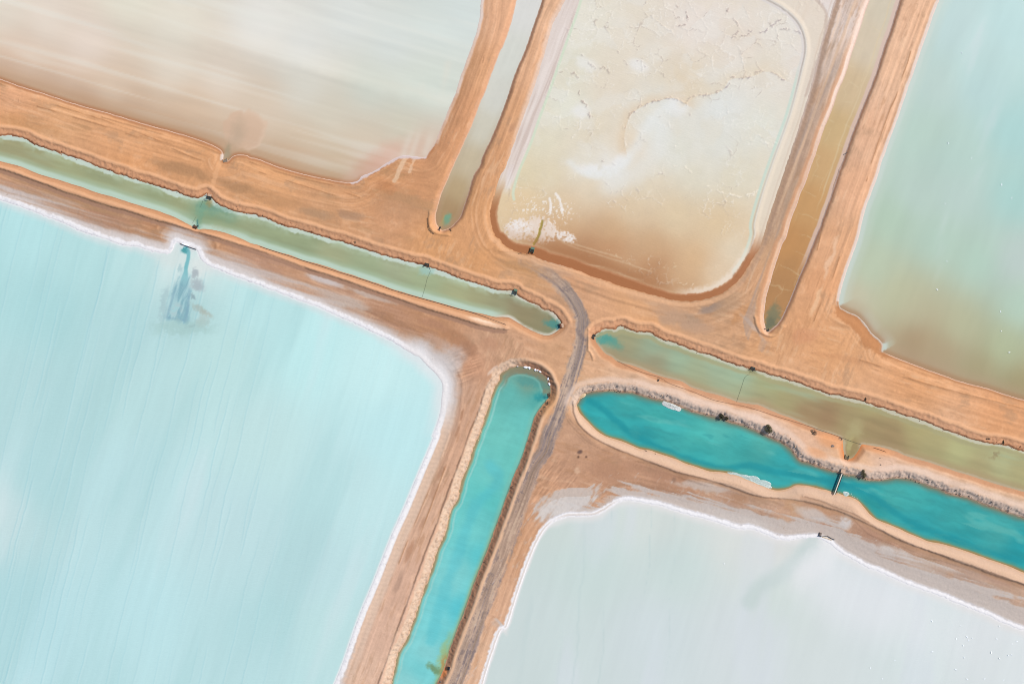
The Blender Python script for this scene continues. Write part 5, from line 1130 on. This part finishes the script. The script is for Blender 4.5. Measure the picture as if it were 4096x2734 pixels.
rock('rock', 3519, 1831, (.30, .28, .2), 'grey', 'small grey stone on pale sand right of the small intake pool, upper of two', 'rock', 2)
rock('rock', 3521, 1857, (.45, .28, .2), 'grey', 'small grey stone on pale sand right of the small intake pool, lower of two', 'rock', 3)
rock('rock', 1763, 2727, (.4, .5, .35), 'grey', 'dark stone at the very bottom of the long turquoise channel bank', 'rock', 4)
rock('rock', 2587, 1802, (.95, .3, .35), 'pale', 'long pale rock on the lower lip of the turquoise channel', 'rock', 5, rz=-.25)
rock('rock', 2624, 1815, (.5, .25, .3), 'pale', 'short pale rock just right of the long pale rock', 'rock', 6, rz=-.2)
for (sx, sy, a_, b_, rz, lab) in ((2070, 1465, .5, .22, 0, 'smallest white salt block, leftmost at the round top of the long turquoise channel'), (2103, 1468, 1.15, .55, .05, 'widest white salt block at the round top of the long turquoise channel'),
        (2117, 1471, .75, .6, -.5, 'white salt block touching the widest one at the round channel top'), (2142, 1479, .7, .55, -.4, 'rounded white salt block midway round the channel top'),
        (2151, 1480, .45, .42, 0, 'small white salt block between two larger ones round the channel top'), (2161, 1486, .72, .38, -.5, 'oval white salt block before the bend of the round channel top'),
        (2189, 1501, .3, .85, .55, 'thin curved white salt block on the right bend of the channel top'), (2193, 1514, .42, .85, -.15, 'tall white salt block standing on the right bend of the channel top'),
        (2198, 1536, .5, .85, .5, 'lowest white salt block on the right bend of the channel top')):
    rock('salt_block', sx, sy, (a_, b_, .32), 'salt', lab, 'salt block', int(sx), .55, rz, 'white salt blocks round the channel top')
rock('salt_block', 2199, 1522, (.5, .75, .3), 'cream', 'cream stained salt block between the white ones on the channel bend', 'salt block', 77, .6, .2, 'white salt blocks round the channel top')
# floating rafts of salt
def raft(name, outline, z, h, mat, label, seed, cat='salt raft', kind=None):
    rnd = random.Random(seed); pts = smooth(PL(outline), 5, True); bm = bmesh.new()
    cx = sum(p[0] for p in pts) / len(pts); cy = sum(p[1] for p in pts) / len(pts)
    rings = []
    for s_, zz in ((1.0, -.15), (1.0, .0), (.93, h * .7), (.7, h), (.4, h * 1.1), (.12, h)):
        rg = []
        for i, p in enumerate(pts):
            j = 1 + (.06 * vn(np.array([i * .55]), np.array([seed * 1.0]), seed)[0] if s_ > .8 else 0)
            rg.append(bm.verts.new(((p[0] - cx) * s_ * j, (p[1] - cy) * s_ * j, zz + (rnd.uniform(-.35, .35) * h if 0 < zz else 0))))
        rings.append(rg)
    n = len(pts)
    for a, b_ in zip(rings[:-1], rings[1:]):
        for k in range(n): bm.faces.new((a[k], a[(k + 1) % n], b_[(k + 1) % n], b_[k]))
    bm.faces.new(rings[-1]); bm.faces.new(rings[0][::-1])
    o = obj(name, bm, mat, None, 0, (cx, cy, z)); return tag(o, label, cat, kind=kind)
raft('salt_raft', "S 2651,1608 2658,1604 2668,1607 2680,1610 2696,1617 2710,1622 2713,1629 2720,1626 2726,1633 2724,1641 2716,1645 2700,1640 2686,1637 2668,1629 2654,1621 2650,1614", LEVEL['W3'] + .02, .22, 'raft', 'large white raft of salt floating under the rocky bank of the turquoise channel', 3)
raft('salt_raft', "S 2915,1889 2925,1888 2945,1890 2962,1896 2980,1898 3000,1903 3025,1904 3038,1912 3045,1921 3062,1921 3082,1929 3088,1942 3091,1954 3070,1952 3045,1942 3020,1932 2990,1922 2960,1914 2935,1904 2918,1898", LEVEL['W3'] + .01, .1, 'film', 'long grey white salt shelf along the lower shore of the turquoise channel', 5)
raft('salt_raft', "S 2324,1576 2330,1571 2340,1572 2345,1579 2338,1588 2328,1592 2320,1596 2316,1590", LEVEL['W3'] + .1, .3, 'cream', 'cream salt crust at the upper left tip of the turquoise channel', 8)
raft('salt_raft', "S 3376,1968 3386,1966 3398,1970 3401,1977 3394,1984 3385,1990 3380,1983", LEVEL['W3'] + .01, .08, 'film', 'broken grey salt crust right of the lower end of the white footbridge', 9)
k = 0
for (sx, sy) in ((3408, 1976), (3412, 1986), (3420, 1990), (3423, 1996), (3432, 1995), (3431, 2003), (3403, 1991), (3418, 2000), (3358, 1972), (3365, 1980)):
    k += 1; rock('salt_cake', sx, sy, (.28, .24, .12), 'film', 'small grey salt cake floating right of the white footbridge foot', 'salt cake', 200 + k, LEVEL['W3'], k * .7, 'small salt cakes off the footbridge foot')
# --- clods and stones on the eroded upper banks
rnd = random.Random(5)
def clods(txt, n, mats, label, group, r0, r1, off=2.0):
    pts = smooth(PL(txt), 3); L2 = [0]
    for a, b_ in zip(pts[:-1], pts[1:]): L2.append(L2[-1] + math.hypot(b_[0] - a[0], b_[1] - a[1]))
    proto = {}
    for i in range(n):
        s_ = rnd.uniform(0, L2[-1]); j = max(0, min(len(pts) - 2, int(np.searchsorted(L2, s_)) - 1)); t_ = (s_ - L2[j]) / max(L2[j + 1] - L2[j], 1e-6)
        x = pts[j][0] + (pts[j + 1][0] - pts[j][0]) * t_ + rnd.uniform(-.4, .4); y = pts[j][1] + (pts[j + 1][1] - pts[j][1]) * t_ + rnd.uniform(0, 1) ** 1.5 * off
        sz = rnd.uniform(r0, r1); key = (rnd.choice(mats), rnd.randrange(3))
        if key not in proto:
            o = obj('bank_stone', rock_bm(hash(key[1]) + 11, 1, .8, .7, 1), key[0]); proto[key] = o
        else:
            o = proto[key].copy(); COL.objects.link(o)
        o.location = (x, y, hz(x, y) + sz * .1); o.scale = (sz, sz, sz); o.rotation_euler = (0, 0, rnd.uniform(0, 6))
        tag(o, label, 'stone', group)
clods("S 0,544 190,600 331,655 497,704 666,770 776,789 860,810 1000,857 1100,889 1210,920 1310,945 1410,982 1530,1014 1690,1056", 45, ('clod', 'clod', 'rust'), 'small reddish clod on the eroded upper bank of the left green channel', 'clods on the left channel bank', .14, .38)
clods("S 2440,1313 2523,1318 2590,1328 2680,1380 2840,1430 3000,1475 3147,1520 3319,1585 3510,1645 3720,1710 3900,1768 4096,1800", 60, ('clod', 'clod', 'leafg', 'pale'), 'small reddish clod on the eroded upper bank of the right green channel', 'clods on the right channel bank', .14, .40)
clods("S 2340,1572 2446,1562 2560,1578 2700,1605 2810,1652 2920,1680 3020,1715 3100,1740 3160,1770 3210,1835 3290,1860 3400,1905 3500,1920 3640,1918 3760,1958 3900,1995 4096,2070", 75, ('grey', 'dark', 'pale', 'pale'), 'small grey boulder on the rocky upper bank of the turquoise channel', 'boulders on the rocky bank', .18, .50, 2.6)
clods("J 60,1568 F 1460,1450", 0, ('pale',), '', '', .2, .4)
clods("S 1567,2734 1650,2500 1720,2300 1800,2080 1860,1900 1920,1740 1950,1640", 16, ('pale', 'cream'), 'pale lump on the rough left bank of the long turquoise channel', 'lumps on the long channel bank', .2, .4, 1.0)
clods("S 2188,1600 2182,1625 2150,1690 2120,1760 2080,1880 1990,2100 1900,2370", 30, ('clod', 'leafg'), 'small brown clod on the shaded right bank of the long turquoise channel', 'clods on the shaded bank', .14, .34, 1.0)

# --- shrubs: stems plus a volume of small leaf faces
def shrub(name, sx, sy, rx, ry, h, n, leaf, label, seed, size=.13, hollow=.35, cat='shrub', zofs=0.0, stems=9, gap=.3):
    rnd = random.Random(seed); x, y = S(sx, sy)
    r = empty(name, (x, y, hz(x, y) - .1 + zofs), 0, label, cat)
    bm = bmesh.new()
    for k in range(stems):
        a = rnd.uniform(0, 6.283); q = rnd.uniform(.3, .85)
        e = Vector((math.cos(a) * rx * q, math.sin(a) * ry * q, h * rnd.uniform(.5, .95))); m_ = e * .5 + Vector((rnd.uniform(-.1, .1), rnd.uniform(-.1, .1), .05))
        tube(bm, [(0, 0, 0), m_, e], [.06, .04, .015], 5)
        for _ in range(3):
            e2 = e + Vector((rnd.uniform(-.3, .3) * rx, rnd.uniform(-.3, .3) * ry, rnd.uniform(0, .15) * h)); tube(bm, [m_, e2], [.025, .008], 4)
    obj('stems', bm, 'bark', r)
    bm = bmesh.new()
    cl = [(rnd.uniform(0, 6.283), rnd.uniform(.25, .95), rnd.uniform(.25, 1.0), rnd.uniform(.18, .38)) for _ in range(int(16 + n / 120))]
    for k in range(n):
        a, q, zz, cr = rnd.choice(cl)
        c = Vector((math.cos(a) * q * rx, math.sin(a) * q * ry, h * zz * math.sqrt(max(.05, 1 - q * q * .8))))
        d_ = Vector((rnd.gauss(0, 1), rnd.gauss(0, 1), rnd.gauss(0, 1))).normalized() * (rnd.random() ** .4) * cr
        c += Vector((d_.x * rx, d_.y * ry, d_.z * h * .7))
        u = Vector((rnd.gauss(0, 1), rnd.gauss(0, 1), rnd.gauss(0, .5))).normalized(); v = u.orthogonal().normalized(); v = Matrix.Rotation(rnd.uniform(0, 6.28), 3, u) @ v
        s_ = size * rnd.uniform(.6, 1.3)
        bm.faces.new([bm.verts.new(c + u * s_), bm.verts.new(c + v * s_ * .5), bm.verts.new(c - u * s_), bm.verts.new(c - v * s_ * .5)])
    obj('foliage', bm, leaf, r)
    return r
shrub('saltbush', 2884, 1666, 1.25, 1.2, 1.3, 2600, 'leafd', 'larger of two dark round bushes on the rocky upper bank of the turquoise channel', 1)
shrub('saltbush', 2906, 1673, .95, .85, 1.0, 1700, 'leafd', 'smaller of two dark round bushes on the rocky upper bank', 2)
shrub('saltbush', 3072, 1712, 1.7, 2.3, 1.9, 2600, 'leafo', 'big ragged olive bush overhanging the turquoise water', 3, .14)
shrub('saltbush', 3452, 1895, 1.35, 1.9, 1.6, 1900, 'leafo', 'grey green bush on the rocky bank right of the white footbridge', 4, .14)
shrub('saltbush', 3256, 1728, 1.7, 1.5, .9, 900, 'leafg', 'sparse dry grey bush on pale sand left of the small intake pool', 5, .12)
shrub('saltbush', 3463, 1595, .35, .9, .6, 260, 'leafd', 'thin dark tuft on the orange upper bank of the right green channel', 6, .12, stems=4)
shrub('saltbush', 3953, 1754, 1.0, .4, .5, 260, 'leafg', 'low brown tuft on the upper bank near the right edge', 7, .12, stems=4)
shrub('saltbush', 4014, 1769, .4, 1.2, .6, 320, 'leafd', 'dark narrow tuft in a gully of the upper bank near the right edge', 8, .12, stems=4)
shrub('brush_pile', 2197, 1580, .9, 1.6, .7, 380, 'leafg', 'tangle of dry brushwood on the right bank below the channel bend', 9, .11, cat='brushwood', stems=16)
shrub('brush_pile', 2190, 1612, .8, 1.2, .5, 240, 'leafg', 'smaller dry brushwood tangle below the first on the right bank', 10, .11, cat='brushwood', stems=12)
shrub('saltbush', 1418, 969, .7, .6, .4, 160, 'leafg', 'low brown tuft on the upper bank of the left green channel', 11, .12, stems=4)

# --- gulls resting on the ponds
def bird_proto():
    bm = bmesh.new()
    tube(bm, [(-.30, 0, .10), (-.16, 0, .13), (.02, 0, .16), (.18, 0, .17), (.27, 0, .22), (.33, 0, .23), (.40, 0, .21)], [.02, .08, .12, .11, .07, .06, .012], 10)
    for s in (-1, 1):
        for (a, b_) in (((.16, .05), (.12, .38)), ((.12, .38), (-.12, .62))):
            pass
        v = [bm.verts.new((.16, s * .06, .20)), bm.verts.new((.20, s * .40, .26)), bm.verts.new((-.10, s * .68, .22)), bm.verts.new((-.02, s * .36, .23)), bm.verts.new((-.10, s * .06, .18))]
        f = bm.faces.new(v if s > 0 else v[::-1]); e = bmesh.ops.extrude_face_region(bm, geom=[f]); bmesh.ops.translate(bm, vec=(0, 0, -.025), verts=[q for q in e['geom'] if isinstance(q, bmesh.types.BMVert)])
    return obj('seagull', bm, 'bird')
proto = None; rnd = random.Random(9)
B5 = [(3827, 2553), (3868, 2546), (3875, 2559), (3889, 2551), (3853, 2579), (3856, 2628), (3988, 2553), (4069, 2563), (4050, 2574), (3966, 2608), (3999, 2632), (4034, 2620), (4047, 2618), (3869, 2714), (3998, 2503), (3843, 2502), (3729, 2605), (3824, 2677), (4016, 2718), (3940, 2713),
      (3482, 2670), (3530, 2713), (2897, 2252), (3729, 2482), (3580, 2640)]
B3 = [(3793, 572), (3886, 632), (4008, 738), (4048, 791), (3782, 814), (3789, 1044), (3750, 1157), (4003, 1246), (4006, 1323), (4038, 1409), (3848, 210)]
for (lst, z, lab, grp) in ((B5, 1.42, 'white gull on the pale pond in the lower right', 'gulls on the white pond'), (B3, 1.42, 'white gull on the blue green pond at the right', 'gulls on the blue green pond')):
    for (sx, sy) in lst:
        if proto is None: proto = bird_proto(); o = proto
        else: o = proto.copy(); COL.objects.link(o)
        x, y = S(sx, sy); o.location = (x, y, z); o.rotation_euler = (0, 0, rnd.uniform(0, 6.28)); s_ = rnd.uniform(.6, .95); o.scale = (s_,) * 3
        tag(o, lab, 'gull', grp)
